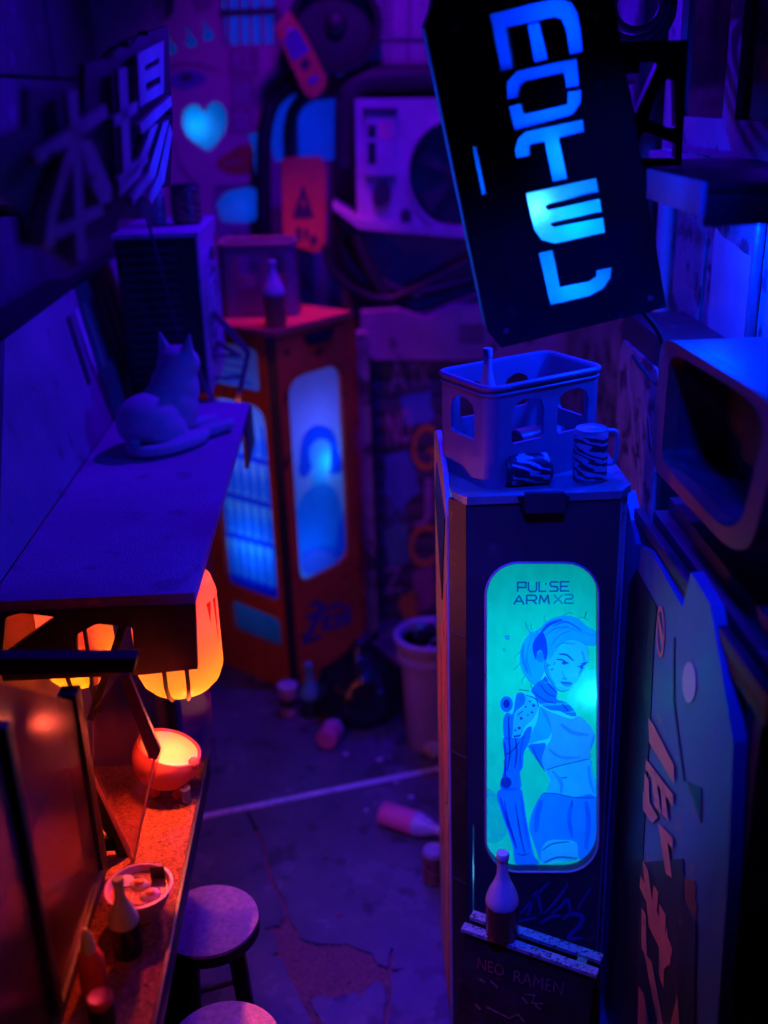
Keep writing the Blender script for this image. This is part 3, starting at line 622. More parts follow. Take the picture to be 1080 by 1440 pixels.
pr('printed_shoulder_joint', [B(p) for p in ell(166,155,46,58,24)], I_arm); pr('printed_shoulder_hub', [B(p) for p in ell(166,152,24,32,20)], I_line, yp3)
pr('printed_arm_strap', cr([B(p) for p in [(212,225),(240,80),(295,82),(292,160),(222,228),(208,395),(150,400),(142,270),(170,215)]],3), I_arm)
pr('printed_upper_arm', cr([B(p) for p in [(140,405),(210,398),(272,396),(312,330),(350,325),(325,440),(292,505),(284,610),(262,650),(270,765),(125,770),(142,650),(152,540)]],3), I_arm)
pr('printed_forearm', cr([B(p) for p in [(122,772),(262,765),(288,840),(306,960),(332,1100),(366,1250),(402,1312),(234,1312),(214,1190),(150,1000),(108,870),(96,815)]],3), I_arm)
pr('printed_elbow', [B(p) for p in ell(162,722,40,42,20)], I_line, yp3)
for q, w in ([[(180,240),(185,400),(190,520),(170,640)],14],[[(230,400),(240,500),(225,620)],12],[[(150,520),(200,500),(260,430)],10],[[(150,560),(160,680)],8],[[(230,870),(250,1000),(270,1120),(300,1240)],12],[[(150,850),(175,980),(230,1160)],10],[[(240,1235),(290,1248),(335,1230)],9],[[(560,690),(605,685)],7],[[(430,800),(520,802),(650,830),(806,832)],8],[[(452,632),(560,598),(770,550)],7],[[(420,1215),(500,1165),(620,1150)],10],[[(440,1300),(540,1262),(680,1272)],12],[[(640,850),(640,900)],6],[[(350,460),(400,570),(445,640)],8],[[(245,235),(285,205)],8],[[(215,390),(268,382)],14],[[(300,90),(375,115),(400,180)],9],[[(330,60),(255,50)],6]):
    pr('printed_line', [B(p) for p in stroke(q, w)], I_line, yp3)
for q, w, m_ in ([[(560,300),(640,360),(760,380)],30,I_skin],[[(470,480),(560,540),(700,540)],22,I_skin],[[(770,490),(790,420),(800,370)],14,I_skin],[[(500,640),(560,720),(560,800)],26,I_skin],[[(760,600),(770,700),(800,800)],22,I_skin],[[(420,850),(390,950),(380,1080)],40,I_hair],[[(640,860),(620,980),(640,1120)],30,I_hair],[[(740,860),(760,1000),(740,1200)],36,I_hair],[[(120,830),(170,1000),(240,1200)],18,I_dark],[[(270,820),(290,980),(330,1200)],16,I_hair],[[(150,430),(160,560),(150,680)],16,I_dark],[[(300,350),(270,480),(262,640)],14,I_hair]):
    pr('printed_shade', [B(p) for p in stroke(q, w)], m_, yp4)
for q, w, m_ in ([[(560,960),(580,1080),(640,1170)],34,I_skin],[[(880,860),(900,960),(850,1080)],24,I_skin],[[(700,1040),(720,1090),(745,1100)],12,I_skin],[[(640,830),(700,790),(820,800)],16,I_skin],[[(360,800),(350,920),(390,1060)],22,I_hair],[[(620,640),(740,600),(880,680)],20,I_hair],[[(560,720),(640,660),(760,640)],14,I_hair]):
    pr('printed_shade', [A(p) for p in stroke(q, w)], m_, yp4)
for (x_,y_,r_) in ((272,258,11),(258,328,12),(305,175,8),(335,135,8),(350,215,9),(362,165,12),(320,235,6),(230,345,8)): pr('printed_rivet', [B(p) for p in ell(x_,y_,r_,r_,10)], I_line, yp3)
pr('printed_arm_glow', [B(p) for p in rquad([(170,890),(225,880),(250,950),(215,985),(180,960)],14)], ink('ink_glow',(0.8,1.0,1.0)), yp3)
pr('printed_haze', cr([B(p) for p in [(8,800),(60,780),(110,860),(170,1040),(140,1130),(60,1160),(8,1100)]],4), ink('ink_haze',(0.85,0.62,1.0)))
pr('printed_haze', cr([B(p) for p in [(300,90),(600,-60),(815,-100),(815,380),(700,240),(560,230)]],4), ink('ink_haze_pale',(0.75,1.0,1.0)))
for s, q, m in (('PULSE',(728,819,800,832),I_word),('ARM',(723,837.5,772,849.5),I_word),('X2',(779,836.5,806,848.5),I_word2)):
    obj('printed_word', tech(s, *q, 2.3, yp3), m, poster, smooth=0, fixn=False)
pr('printed_mark', [A(p) for p in [(548,250),(572,258),(550,275)]], I_word, yp3)
p_ = oy(850,965,YF+0.07); lamp('poster_lamp', 'POINT', (oy(841,965,YF).x, YF+0.066, p_.z), 0.16, (0.03,0.75,1.0), 0.012, parent=vm)
lamp('poster_fill_lamp', 'POINT', (0.47, YF+0.36, 1.38), 3.0, (0.0,0.50,1.0), 0.05, parent=vm)
lamp('poster_fill_lamp', 'POINT', (0.47, YF+0.36, 0.80), 2.1, (0.0,0.36,1.0), 0.05, parent=vm)
lamp('slit_lamp', 'POINT', (XL+0.019, YF+0.055, (szl0+szl1)/2), 0.10, (0.1,0.6,1.0), 0.008, parent=vm)
# scrawled word under the poster
I_scr = mat('faded_blue_paint', (0.05,0.09,0.40), 0.5); yfp = lambda x,y: oy(x,y,YF-0.002)
def C5(p): return (620+p[0]/3.857, 1140+p[1]/3.857)
for q, w in ([[(430,560),(500,480),(590,385)],14],[[(470,570),(520,440),(545,560)],16],[[(560,560),(640,470),(690,395)],14],[[(600,560),(650,520),(690,480),(700,560)],16],[[(660,590),(700,562),(765,572),(755,620),(690,690),(770,690)],26],[[(540,610),(600,575),(650,570)],18],[[(740,540),(780,470),(820,410)],10],[[(420,600),(520,580)],14]):
    obj('scrawl', G().slab(P([C5(p) for p in stroke(q,w)], yfp),(0,0,0)), I_scr, vm, smooth=0, fixn=False)

# ================================================================== CRATES
def crate(label, M, L_, D_, H_, m):
    t = thing('bottle_crate', label, 'crate', tuple(M.translation)); r = 0.035; th = 0.010
    def face(w, holes, T):
        def q(p): return M @ (T @ Vector((p[0], 0, p[1])))
        out = [(-w/2+r,0.0),(w/2-r,0.0),(w/2-r,H_),(-w/2+r,H_)]
        ext = (M.to_3x3() @ (T.to_3x3() @ Vector((0,th,0))))
        return G().slab([q(p) for p in out], ext, [[q(p) for p in h] for h in holes])
    def arch(cx, w, z0, z1): return [(cx-w/2,z0+0.008),(cx-w/2+0.008,z0),(cx+w/2-0.008,z0),(cx+w/2,z0+0.008),(cx+w/2,z1-0.035),(cx+w/2-0.010,z1-0.012),(cx+w/2-0.035,z1),(cx-w/2+0.035,z1),(cx-w/2+0.010,z1-0.012),(cx-w/2,z1-0.035)]
    for T, w, hs in ((Matrix.Translation((0,-D_/2,0)), L_, [arch(-L_*0.17,L_*0.28,H_*0.42,H_*0.85), arch(L_*0.23,L_*0.28,H_*0.42,H_*0.85)]),
                     (Matrix.Translation((0,D_/2,0)) @ Matrix.Rotation(math.pi,4,'Z'), L_, [arch(-L_*0.2,L_*0.235,H_*0.48,H_*0.84), arch(L_*0.2,L_*0.235,H_*0.48,H_*0.84)]),
                     (Matrix.Translation((-L_/2,0,0)) @ Matrix.Rotation(-math.pi/2,4,'Z'), D_, [arch(0,D_*0.46,H_*0.45,H_*0.84)]),
                     (Matrix.Translation((L_/2,0,0)) @ Matrix.Rotation(math.pi/2,4,'Z'), D_, [arch(0,D_*0.46,H_*0.45,H_*0.84)])):
        obj('crate_wall', face(w, hs, T), m, t)
    for sx_ in (-1,1):
        for sy_ in (-1,1):
            pts = []; cx, cy = sx_*(L_/2-r), sy_*(D_/2-r); n = 6
            o_, i_ = [], []
            for k in range(n+1):
                an = math.pi/2*k/n; dx, dy = math.cos(an)*sx_, math.sin(an)*sy_
                o_.append(Vector((cx+dx*r, cy+dy*r, 0))); i_.append(Vector((cx+dx*(r-th), cy+dy*(r-th), 0)))
            lp = [M @ v for v in o_+i_[::-1]]
            obj('crate_corner', G().slab(lp, M.to_3x3() @ Vector((0,0,H_))), m, t)
    obj('crate_base', G().box((0,0,0.008),(L_-2*th-0.002,D_-2*th-0.002,0.014),0.003,M), m, t)
    for zz, rr in ((H_,0.008),(H_*0.93,0.004)):
        ring = []
        for p in rrect(-L_/2,-D_/2,L_/2,D_/2,r,6): ring.append(M @ Vector((p[0]*1.004,p[1]*1.004,zz)))
        obj('crate_rim', G().tube(ring+[ring[0]], rr, 8, cap=False), m, t)
    return t
fc, lc, rc = oz(690,690,ZT), oz(622,660,ZT), oz(830,655,ZT)
ang = math.atan2(rc.y-fc.y, rc.x-fc.x)
ud = Vector((math.cos(ang), math.sin(ang), 0)); vd = Vector((-math.sin(ang), math.cos(ang), 0))
Lc, Dc = 0.385, 0.245
ctr = Vector((fc.x, fc.y, ZT+0.001)) + ud*Lc/2*0.97 + vd*Dc/2
Mc = Matrix.Translation(ctr) @ Matrix.Rotation(ang,4,'Z')
crate('open bottle crate with arched holes on the teal lit machine', Mc, Lc, Dc, 0.275, M_crate)
Mo = Matrix.Translation((-0.435, 5.285, ZT+0.001)) @ Matrix.Rotation(R(-2),4,'Z')
crate('violet bottle crate on top of the orange vending machine', Mo, 0.36, 0.24, 0.345, mat('dull_crate_plastic',(0.20,0.16,0.20),0.5))

# ================================================================== BOTTLES AND CANS
def bottle(name, label, M, h, r, mb, mn, mc=None, cat='bottle', band=None, group=None, fill=0.48):
    t = thing(name, label, cat, tuple(M.translation), group)
    obj('bottle_body', G().lathe([(0,0.0),(r*0.85,0.0),(r*0.97,h*0.015),(r,h*0.04),(r,h*fill)], 28, M), mb, t)
    obj('bottle_shoulder', G().lathe([(r*1.002,h*fill),(r*1.03,h*(fill+0.015)),(r*0.98,h*(fill+0.07)),(r*0.80,h*(fill+0.16)),(r*0.52,h*(fill+0.26)),(r*0.36,h*(fill+0.34)),(r*0.32,h*0.90),(r*0.32,h*0.955),(r*0.27,h*0.985),(0,h*0.985)], 28, M), mn, t)
    obj('bottle_cap', G().lathe([(r*0.37,h*0.925),(r*0.39,h*0.935),(r*0.39,h*0.985),(r*0.34,h*1.0),(0,h*1.0)], 20, M), mc or mn, t)
    if band: obj('bottle_label', G().lathe([(r*1.012,h*0.12),(r*1.012,h*0.38)], 28, M), band, t, fixn=False)
    return t
def T(p, rx=0, ry=0, rz=0): return Matrix.Translation(Vector(p)) @ Euler((rx,ry,rz)).to_matrix().to_4x4()
def can(name, label, M, h, r, mp, ml, handle=False, cat='can'):
    t = thing(name, label, cat, tuple(M.translation))
    obj('can_wall', G().lathe([(r*0.9,0.008),(r,h*0.08),(r,h*0.90)], 30, M), mp, t)
    obj('can_base', G().lathe([(0,0.006),(r*0.75,0.006),(r*0.82,0.0),(r*0.9,0.008)], 30, M), ml, t)
    obj('can_lid', G().lathe([(r,h*0.90),(r*0.9,h*0.97),(r*0.9,h),(r*0.82,h),(r*0.8,h*0.975),(0,h*0.975)], 30, M), ml, t)
    obj('pull_tab', G().box((r*0.15,0,h*0.985),(r*0.6,r*0.3,0.004),0.001,M), ml, t)
    if handle:
        hp = [M @ Vector((r*0.97,0,h*0.30)), M @ Vector((r*1.42,0,h*0.34)), M @ Vector((r*1.52,0,h*0.62)), M @ Vector((r*1.42,0,h*0.92)), M @ Vector((r*0.95,0,h*0.95))]
        obj('handle', G().tube(cr([tuple(v) for v in hp],5,False), r*0.13, 8), ml, t)
    return t
S_blue = scrawl('zigzag_print', (0.55,0.55,0.62), (0.03,0.03,0.05), 12, 0.42)
S_dark = scrawl('dark_zigzag_print', (0.5,0.5,0.58), (0.02,0.02,0.035), 10, 0.60)
M_lid = mat('can_lid_metal', (0.6,0.58,0.6), 0.35, metal=0.5, var=0.1)
b_ = oz(830,676,ZT); b_.x += 0.0
can('standing_can', 'upright pale can with zigzag print and a handle beside the crate', T((b_.x, b_.y+0.012, ZT+0.001), 0,0,R(-8)), 0.145, 0.046, S_blue, M_lid, True)
b_ = oz(741,680,ZT)
can('fallen_can', 'dark can lying on its side before the crate', T((b_.x+0.062, b_.y+0.004, ZT+0.043), 0,R(-90),R(6)), 0.125, 0.042, S_dark, M_dark)
M_amber = mat('amber_liquid', (0.65,0.13,0.03), 0.25, var=0.2, trans=0.3)
# bottles in the crate
bc = Mc @ Vector((-0.095, 0.02, 0.016))
bottle('crate_bottle', 'tall clear topped bottle with red liquid standing in the crate', T(bc), 0.33, 0.034, M_amber, M_milky)
bc = Mc @ Vector((0.115, 0.035, 0.056))
bottle('crate_bottle', 'pink bottle lying low inside the crate', T(bc+ud*-0.10, 0,R(90),ang), 0.22, 0.036, mat('pink_liquid',(0.8,0.12,0.16),0.3), M_milky)
ob = oz(387,462,ZT)
bottle('shelf_bottle', 'half full bottle standing before the crate on the orange machine', T((ob.x, ob.y+0.06, ZT+0.001)), 0.30, 0.052, mat('brown_red_liquid',(0.45,0.10,0.07),0.3), M_milky)

# ================================================================== MOTEL SIGN
YM = 2.56
mo = thing('motel_sign', 'tilted black sign with blue glowing MOTEL letters', 'sign', tuple(oy(815,455,YM)))
def Z3(p): return (560+p[0]/2.077, p[1]/2.077)
letters = {
 'M':[[(268,42),(395,10),(470,-5),(505,6),(525,38),(533,80),(541,150),(502,160),(490,85),(478,57),(460,49),(326,80),(346,197),(300,208)], [(378,72),(415,65),(440,172),(398,183)]],
 'O':[[(317,293),(318,240),(345,208),(522,170),(530,250),(492,258),(484,212),(372,238),(358,255),(361,283)], [(323,311),(365,300),(371,333),(382,330),(495,305),(495,268),(537,262),(535,300),(510,335),(340,382)]],
 'T':[[(340,440),(350,405),(372,385),(541,348),(545,386),(470,404),(496,522),(452,532),(428,414),(387,425),(388,455),(345,463)]],
 'E':[[(373,565),(580,519),(587,562),(442,597),(431,605),(438,613),(590,580),(597,619),(452,652),(447,657),(456,663),(600,635),(607,680),(460,713),(420,702),(396,670)]],
 'L':[[(410,738),(455,728),(476,838),(556,822),(578,808),(578,790),(626,780),(622,815),(600,845),(560,866),(445,893)]],
}
ym = lambda x,y: oy(x,y,YM)
board = [(620,-70),(850,-80),(937,432),(705,489),(686,466),(597,36),(606,10)]
sl = [(664,207),(671,205),(685,272),(678,275)]
lh = [P([Z3(p) for p in l], ym) for ls in letters.values() for l in ls]
obj('front_plate', G().slab(P(board, ym), (0,0.016,0), lh+[P(sl,ym)]), M_black, mo, smooth=0)
Mfrost = sheet('sign_frost', (0.25,0.85,1.0), 0.9)
for nm, ls in letters.items():
    for l in ls:
        cx = sum(p[0] for p in l)/len(l); cy = sum(p[1] for p in l)/len(l)
        x0,x1 = min(p[0] for p in l)-6, max(p[0] for p in l)+6; y0,y1 = min(p[1] for p in l)-6, max(p[1] for p in l)+6
        q = [(cx+(p[0]-cx)*1.02, cy+(p[1]-cy)*1.02) for p in l]
        obj('letter', G().slab(P([Z3(p) for p in l], lambda x,y: oy(x,y,YM+0.010)), (0,0,0)), Mfrost, mo, smooth=0)
obj('side_light', G().slab(P(sl, lambda x,y: oy(x,y,YM+0.010)), (0,0,0)), Mfrost, mo, smooth=0)
obj('back_plate', G().slab(P(board, lambda x,y: oy(x,y,YM+0.10)), (0,0.014,0)), M_black, mo, smooth=0)
# housing walls between the plates; the left edge is a frosted strip
def edge(a, b, m, nm, t=0.010, y0=YM+0.0165, y1=YM+0.0995):
    pa, pb = oy(*a,YM), oy(*b,YM); d_ = (pb-pa).normalized(); n_ = Vector((d_.z,0,-d_.x))
    cen = sum((oy(*p,YM) for p in board), Vector())/len(board)
    if (cen-pa).dot(n_) < 0: n_ = -n_
    q = [pa, pb, pb+n_*t, pa+n_*t]; q = [Vector((v.x,y0,v.z)) for v in q]
    obj(nm, G().slab(q, (0,y1-y0,0)), m, mo, smooth=0)
for i in range(len(board)):
    a_, b2 = board[i], board[(i+1)%len(board)]
    le = (i == 4)
    edge(a_, b2, Mfrost if le else M_black, 'edge_light' if le else 'sign_rim', 0.003 if le else 0.010)
p_ = oy(750,290,YM+0.03)
lamp('sign_lamp', 'POINT', (p_.x, YM+0.036, p_.z), 0.28, (0.14,0.50,1.0), 0.005, parent=mo)
for (x_,y_), e_, c_ in (((770,40),22,(0.0,0.03,1.0)),((775,140),16,(0.0,0.035,1.0)),((770,215),18,(0.0,0.08,1.0)),((800,310),20,(0.0,0.17,1.0)),((800,395),20,(0.0,0.10,1.0)),((690,240),8,(0.0,0.10,1.0))):
    p_ = oy(x_,y_,YM+0.08); lamp('sign_lamp', 'POINT', tuple(p_), e_*0.05, c_, 0.012, parent=mo)
for (x_,y_) in ((712,466),(915,420),(640,40),(838,20)):
    c_ = oy(x_,y_,YM-0.001); obj('bolt', G().lathe([(0,0.006),(0.006,0.005),(0.008,0)],12,Matrix.Translation(c_) @ Matrix.Rotation(R(90),4,'X')), M_steel, mo)
for z_ in (2.74,2.92): obj('spacer', G().bx(0.66,0.70,YM+0.1145,2.719,z_,z_+0.03,0.002), M_black, mo)
obj('power_cable', G().tube(cr([tuple(v) for v in (oy(905,440,YM+0.06), oy(930,480,YM+0.10), oy(925,540,2.85), oy(890,500,3.0))],6,False),0.006,8), M_black, mo)
ybk = lambda x,y: oy(x,y,2.72)
obj('bracket', G().slab(P([(852,58),(968,56),(958,240),(880,240),(866,150)], ybk), (0,0.03,0), [P(h,ybk) for h in ([(877,88),(926,87),(893,161)], rquad([(928,122),(938,111),(948,112),(950,179),(943,181),(912,168)],3), rquad([(906,185),(951,202),(949,223),(901,223),(898,198)],3))]), M_black, mo, smooth=0)

# ================================================================== ORANGE VENDING MACHINE
Cn = Vector((-0.372, 4.83, 0)); rd = Vector((0.37,0.42,0)).normalized(); ld = Vector((-rd.y, rd.x, 0)); wR, wL = 0.55, 0.56
om = thing('vending_machine', 'worn orange vending machine with blue backlit panels', 'vending machine', tuple(Cn+rd*wR/2+ld*wL/2))
nR = Vector((rd.y,-rd.x,0)); nL = Vector((-ld.y, ld.x, 0)) if Vector((-ld.y, ld.x, 0)).y < 0 else Vector((ld.y,-ld.x,0))
if nR.y > 0: nR = -nR
def oR(x,y,d=0.0): return pl(x,y,Cn+nR*d,nR)
def oL(x,y,d=0.0): return pl(x,y,Cn+nL*d,nL)
ch = 0.035
def qd(p0, dirv, a, b, z0, z1): return [p0+dirv*a+Vector((0,0,z0)), p0+dirv*b+Vector((0,0,z0)), p0+dirv*b+Vector((0,0,z1)), p0+dirv*a+Vector((0,0,z1))]
def mR(x,y,d=0.0):                                   # photo position inside the right poster to panel coordinates
    t = 0.5
    for _ in range(4): q_ = (x-409-7*t)/(75-2*t); t = (y-528+14*q_)/(294-16*q_)
    return Cn+rd*(aR0+(aR1-aR0)*q_)+Vector((0,0,zR1+(zR0-zR1)*t))+nR*d
def mL(x,y,d=0.0):
    q_ = (x-300)/82; t = (y-560-14*q_)/(255+13*q_)
    return Cn+ld*(aL0+(aL1-aL0)*(1-q_))+Vector((0,0,zL1+(zL0-zL1)*t))+nL*d
aR0, aR1 = 0.095, 0.475; zR1, zR0 = oR(447,520).z, oR(450,808).z
aL0, aL1 = 0.075, 0.46; zL1, zL0 = oL(340,566).z, oL(345,830).z
winR = rquad([(409,528),(484,514),(489,792),(416,822)], [26,22,24,20])
winL = rquad([(302,560),(382,574),(382,842),(302,815)], [20,24,8,8])
winT = rquad([(304,488),(378,502),(378,556),(304,544)], 8)
winB = rquad([(304,838),(382,868),(382,912),(304,882)], 10)
obj('front_panel', G().slab(qd(Cn,rd,ch,wR,0,ZT-0.03), -nR*0.025, [P(winR,mR)]), M_orange, om)
obj('side_panel', G().slab(qd(Cn,ld,ch,wL,0,ZT-0.03), -nL*0.025, [P(winL,mL),P(winT,mL),P(winB,mL)]), M_orange, om)
obj('corner_post', G().slab([Cn+rd*ch, Cn+ld*ch, Cn+ld*ch+rd*0.02, Cn+rd*ch+ld*0.02], (0,0,ZT-0.03)), M_black, om)
far = Cn+rd*wR+ld*wL
obj('back_panel', G().slab(qd(Cn+ld*wL,rd,0.026,wR,0,ZT-0.03), -ld*0.02), M_orange, om)
obj('back_panel', G().slab(qd(Cn+rd*wR,ld,0.026,wL-0.03,0,ZT-0.03), -rd*0.02), M_orange, om)
obj('top', G().slab([Cn-rd*0.01+ld*ch*0.6+Vector((0,0,ZT-0.028)), Cn-ld*0.01+rd*ch*0.6+Vector((0,0,ZT-0.028)), Cn+rd*(wR+0.01)-ld*0.01+Vector((0,0,ZT-0.028)), far+Vector((0,0,ZT-0.028)), Cn+ld*(wL+0.01)-rd*0.01+Vector((0,0,ZT-0.028))], (0,0,0.028)), mat('orange_top_paint',(0.8,0.2,0.08),0.5,var=0.15,wear=(0.6,0.3,0.2),wearamt=0.66), om)
obj('latch', G().slab(P([(430,472),(471,460),(468,472),(462,480),(438,487),(432,482)], lambda x,y: oR(x,y,0.012)), -nR*0.012), M_black, om)
pR = obj('backlit_poster', G().slab(qd(Cn,rd,0.06,wR-0.03,0.35,ZT-0.1), (0,0,0)), sheet('blue_poster_paper',(0.62,0.62,1.0),0.85), om, label='blue backlit portrait poster')
for v in pR.data.vertices: v.co += -nR*0.027
pL = obj('drinks_display', G().slab(qd(Cn,ld,0.05,wL-0.03,0.2,ZT-0.1), (0,0,0)), sheet('blue_display_paper',(0.55,0.85,1.0),0.85), om, label='blue backlit display of drink bottles in rows')
for v in pL.data.vertices: v.co += -nL*0.027
def prR(nm, pts, m, d=-0.0255): obj(nm, G().slab(P(pts, lambda x,y: mR(x,y,d)), (0,0,0)), m, pR, smooth=0, fixn=False)
def prL(nm, pts, m, d=-0.0255): obj(nm, G().slab(P(pts, lambda x,y: mL(x,y,d)), (0,0,0)), m, pL, smooth=0, fixn=False)
J_hair = ink('ink_bob', (0.02,0.22,0.85)); J_face = ink('ink_pale', (0.35,1.0,1.0)); J_top = ink('ink_sweater',(0.08,0.62,1.0)); J_low = ink('ink_skirt',(0.7,0.45,1.0)); J_btl = ink('ink_bottle',(0.10,0.38,1.0)); J_shelf = ink('ink_shelf',(0.03,0.14,0.85))
prR('printed_hair', cr([(455,596),(440,600),(430,615),(426,640),(424,660),(432,668),(442,655),(440,630),(452,616),(468,622),(470,645),(468,668),(482,660),(482,630),(474,606)],4), J_hair)
prR('printed_face', cr([(442,625),(454,616),(468,624),(468,645),(460,660),(446,660),(440,645)],4), J_face)
prR('printed_phone', [(472,630),(484,640),(488,662),(480,670),(470,650)], J_hair)
prR('printed_neck', [(442,660),(462,660),(464,680),(440,684)], J_face)
prR('printed_body', cr([(440,683),(464,680),(480,700),(488,760),(486,790),(440,775),(414,790),(416,730),(424,700)],3), J_top)
prR('printed_lap', cr([(424,780),(450,770),(478,778),(470,800),(440,812),(424,805)],3), J_low)
prR('printed_panel', [(478,740),(488,720),(490,790),(470,802)], J_low, -0.0258)
for row, (y0, y1, sh_) in enumerate(((586,628,0),(640,686,1),(696,742,0),(752,812,1))):
    for k in range(6):
        x = 306+k*13+sh_*2; dy = k*3.2
        prL('printed_bottle', cr([(x-2,y0+dy),(x+2,y0+dy),(x+2.5,y0+12+dy),(x+5,y0+20+dy),(x+5,y1+dy-3),(x-5,y1+dy-3),(x-5,y0+20+dy),(x-2.5,y0+12+dy)],2), J_btl)
    prL('printed_shelf', [(298,y1-2),(384,y1+19),(384,y1+28),(298,y1+8)], J_shelf, -0.0258)
prL('printed_shelf', [(298,800),(384,826),(384,842),(298,816)], J_shelf, -0.026)
for k in range(4): prL('printed_note', [(304,508+k*10),(352+(k%2)*8,514+k*10),(352+(k%2)*8,518+k*10),(304,512+k*10)], J_btl)
prL('printed_mark', stroke([(355,862),(366,890),(380,874)], 5, smooth=False), ink('ink_mark',(0.75,1,1)))
prL('printed_tint', [(298,834),(390,866),(390,916),(298,884)], ink('ink_dull',(0.5,0.55,0.85)), -0.0250)
prL('printed_tint', [(298,488),(374,496),(374,560),(298,550)], ink('ink_dull2',(0.75,0.7,0.9)), -0.0250)
for q, w in ([[(436,852),(452,850),(440,882),(430,902),(448,896)],8],[[(452,872),(462,866),(456,884),(470,880)],7],[[(470,862),(474,884),(478,864),(486,872)],7],[[(432,870),(444,864)],7],[[(482,850),(490,858),(488,876),(480,878)],6],[[(426,905),(452,894)],6],[[(455,858),(480,848)],6]):
    obj('scrawl', G().slab(P(stroke(q,w), lambda x,y: oR(x,y,0.002)),(0,0,0)), mat('deep_blue_paint',(0.03,0.03,0.35),0.5), om, smooth=0, fixn=False)
p_ = oR(447,645,-0.09); lamp('machine_lamp', 'POINT', tuple(p_), 0.45, (0.0,0.45,1.0), 0.02, parent=om)
p_ = Cn+rd*0.30+ld*0.28+Vector((0,0,1.35)); lamp('machine_fill_lamp', 'POINT', tuple(p_), 3.0, (0.06,0.12,1.0), 0.04, parent=om)
p_ = Cn+rd*0.20+ld*0.26+Vector((0,0,0.75)); lamp('machine_fill_lamp', 'POINT', tuple(p_), 2.2, (0.0,0.20,1.0), 0.04, parent=om)

# ================================================================== RIGHT SIDE: awning, window, round frame, ledge, tall side panel
aw = thing('awning', 'dark box awning with a blue lit edge under the window', 'awning', (0.95,2.6,2.63))
AX = 0.70
q = [ox(858,220,AX), ox(985,268,AX), ox(985,308,AX), ox(858,252,AX)]
za1 = (q[0].z+q[1].z)/2; za0 = za1-0.062; yA0 = q[1].y; yA1 = q[0].y
obj('awning_top', G().bx(AX+0.012,1.128,yA0,yA1,za1-0.02,za1,0.003), M_black, aw)
obj('edge_board', G().bx(AX,AX+0.011,yA0-0.004,yA1+0.004,za0,za1+0.004,0.002), M_side, aw)
obj('end_board', G().bx(AX+0.012,1.128,yA0-0.002,yA0+0.012,za0-0.02,za1-0.021,0.002), M_black, aw)
obj('underside', G().bx(AX+0.013,1.128,yA0+0.013,yA1,za0,za0+0.01), M_dark, aw)
lamp('awning_lamp', 'POINT', (0.95, 2.78, za0-0.07), 40.0, (0.0,0.022,1.0), 0.04, parent=aw)
wn = thing('window', 'dark two pane window in a blue lit frame above the awning', 'window', (1.05,2.8,2.7))
WX = 1.04
xw = lambda x,y: ox(x,y,WX)
z0w, z1w = 2.80, 3.6
ya_, yb_, yc_, yd_ = 2.35, 2.98, 3.08, 3.52
fr = [(WX,2.2,z0w-0.10),(WX,3.62,z0w-0.10),(WX,3.62,z1w+0.1),(WX,2.2,z1w+0.1)]
obj('window_frame', G().slab([Vector(p) for p in fr], (0.05,0,0), [[Vector((WX,a_,b_)) for a_,b_ in ((ya_,z0w),(yb_,z0w),(yb_,z1w),(ya_,z1w))],[Vector((WX,a_,b_)) for a_,b_ in ((yc_,z0w),(yd_,z0w),(yd_,z1w),(yc_,z1w))]]), M_side, wn, smooth=0)
for a_,b_ in ((ya_,yb_),(yc_,yd_)): obj('pane', G().bx(WX+0.02,WX+0.026,a_+0.001,b_-0.001,z0w+0.001,z1w-0.001), mat('dark_pane',(0.01,0.01,0.015),0.12,bump=0), wn)
obj('window_backing', G().bx(WX+0.05,1.128,2.2,3.62,z0w-0.1,z1w+0.1), M_black, wn)
obj('sill', G().bx(WX-0.05,WX+0.0,2.2,3.62,z0w-0.135,z0w-0.105,0.004), M_side, wn)
# cable coil seen behind the sign
co = G()
cc = oy(897,8,3.3)
for k, rr in enumerate((0.07,0.095,0.12)):
    for i in range(24):
        pass
    pts = [(cc.x+rr*math.cos(2*math.pi*i/23.0), 3.3+0.03*k, cc.z+rr*0.9*math.sin(2*math.pi*i/23.0)) for i in range(24)]
    co.tube(pts, 0.011, 8)
obj('cable_coil', co, M_dark, None, label='coil of grey cable hung behind the motel sign', cat='cable')
# cabinet and pipes on the right wall behind the crate
cbn = thing('utility_cabinet', 'dark scratched cabinet with a rounded top on the side wall', 'cabinet', (1.05,3.35,1.2))
ca = [(3.05,1.2),(3.62,1.2),(3.62,2.10),(3.55,2.18),(3.12,2.18),(3.05,2.10)]
obj('cabinet_body', G().slab([Vector((0.93,a_,b_)) for a_,b_ in ca], (0.19,0,0)), M_dark, cbn)
obj('cabinet_door', G().slab([Vector((0.918,a_,b_)) for a_,b_ in ((3.09,1.24),(3.58,1.24),(3.58,2.04),(3.54,2.09),(3.13,2.09),(3.09,2.04))], (0.0115,0,0)), M_wall_blue, cbn)
rn2 = random.Random(3)
for k in range(16):
    y_, z_ = rn2.uniform(3.12,3.5), rn2.uniform(1.3,1.95); l_ = rn2.uniform(0.05,0.2)
    obj('scratch', G().slab([Vector((0.9165,y_,z_)),Vector((0.9165,y_+l_*0.5,z_+l_)),Vector((0.9165,y_+l_*0.5+0.02,z_+l_)),Vector((0.9165,y_+0.012,z_))],(0.001,0,0)), M_side, cbn, smooth=0)
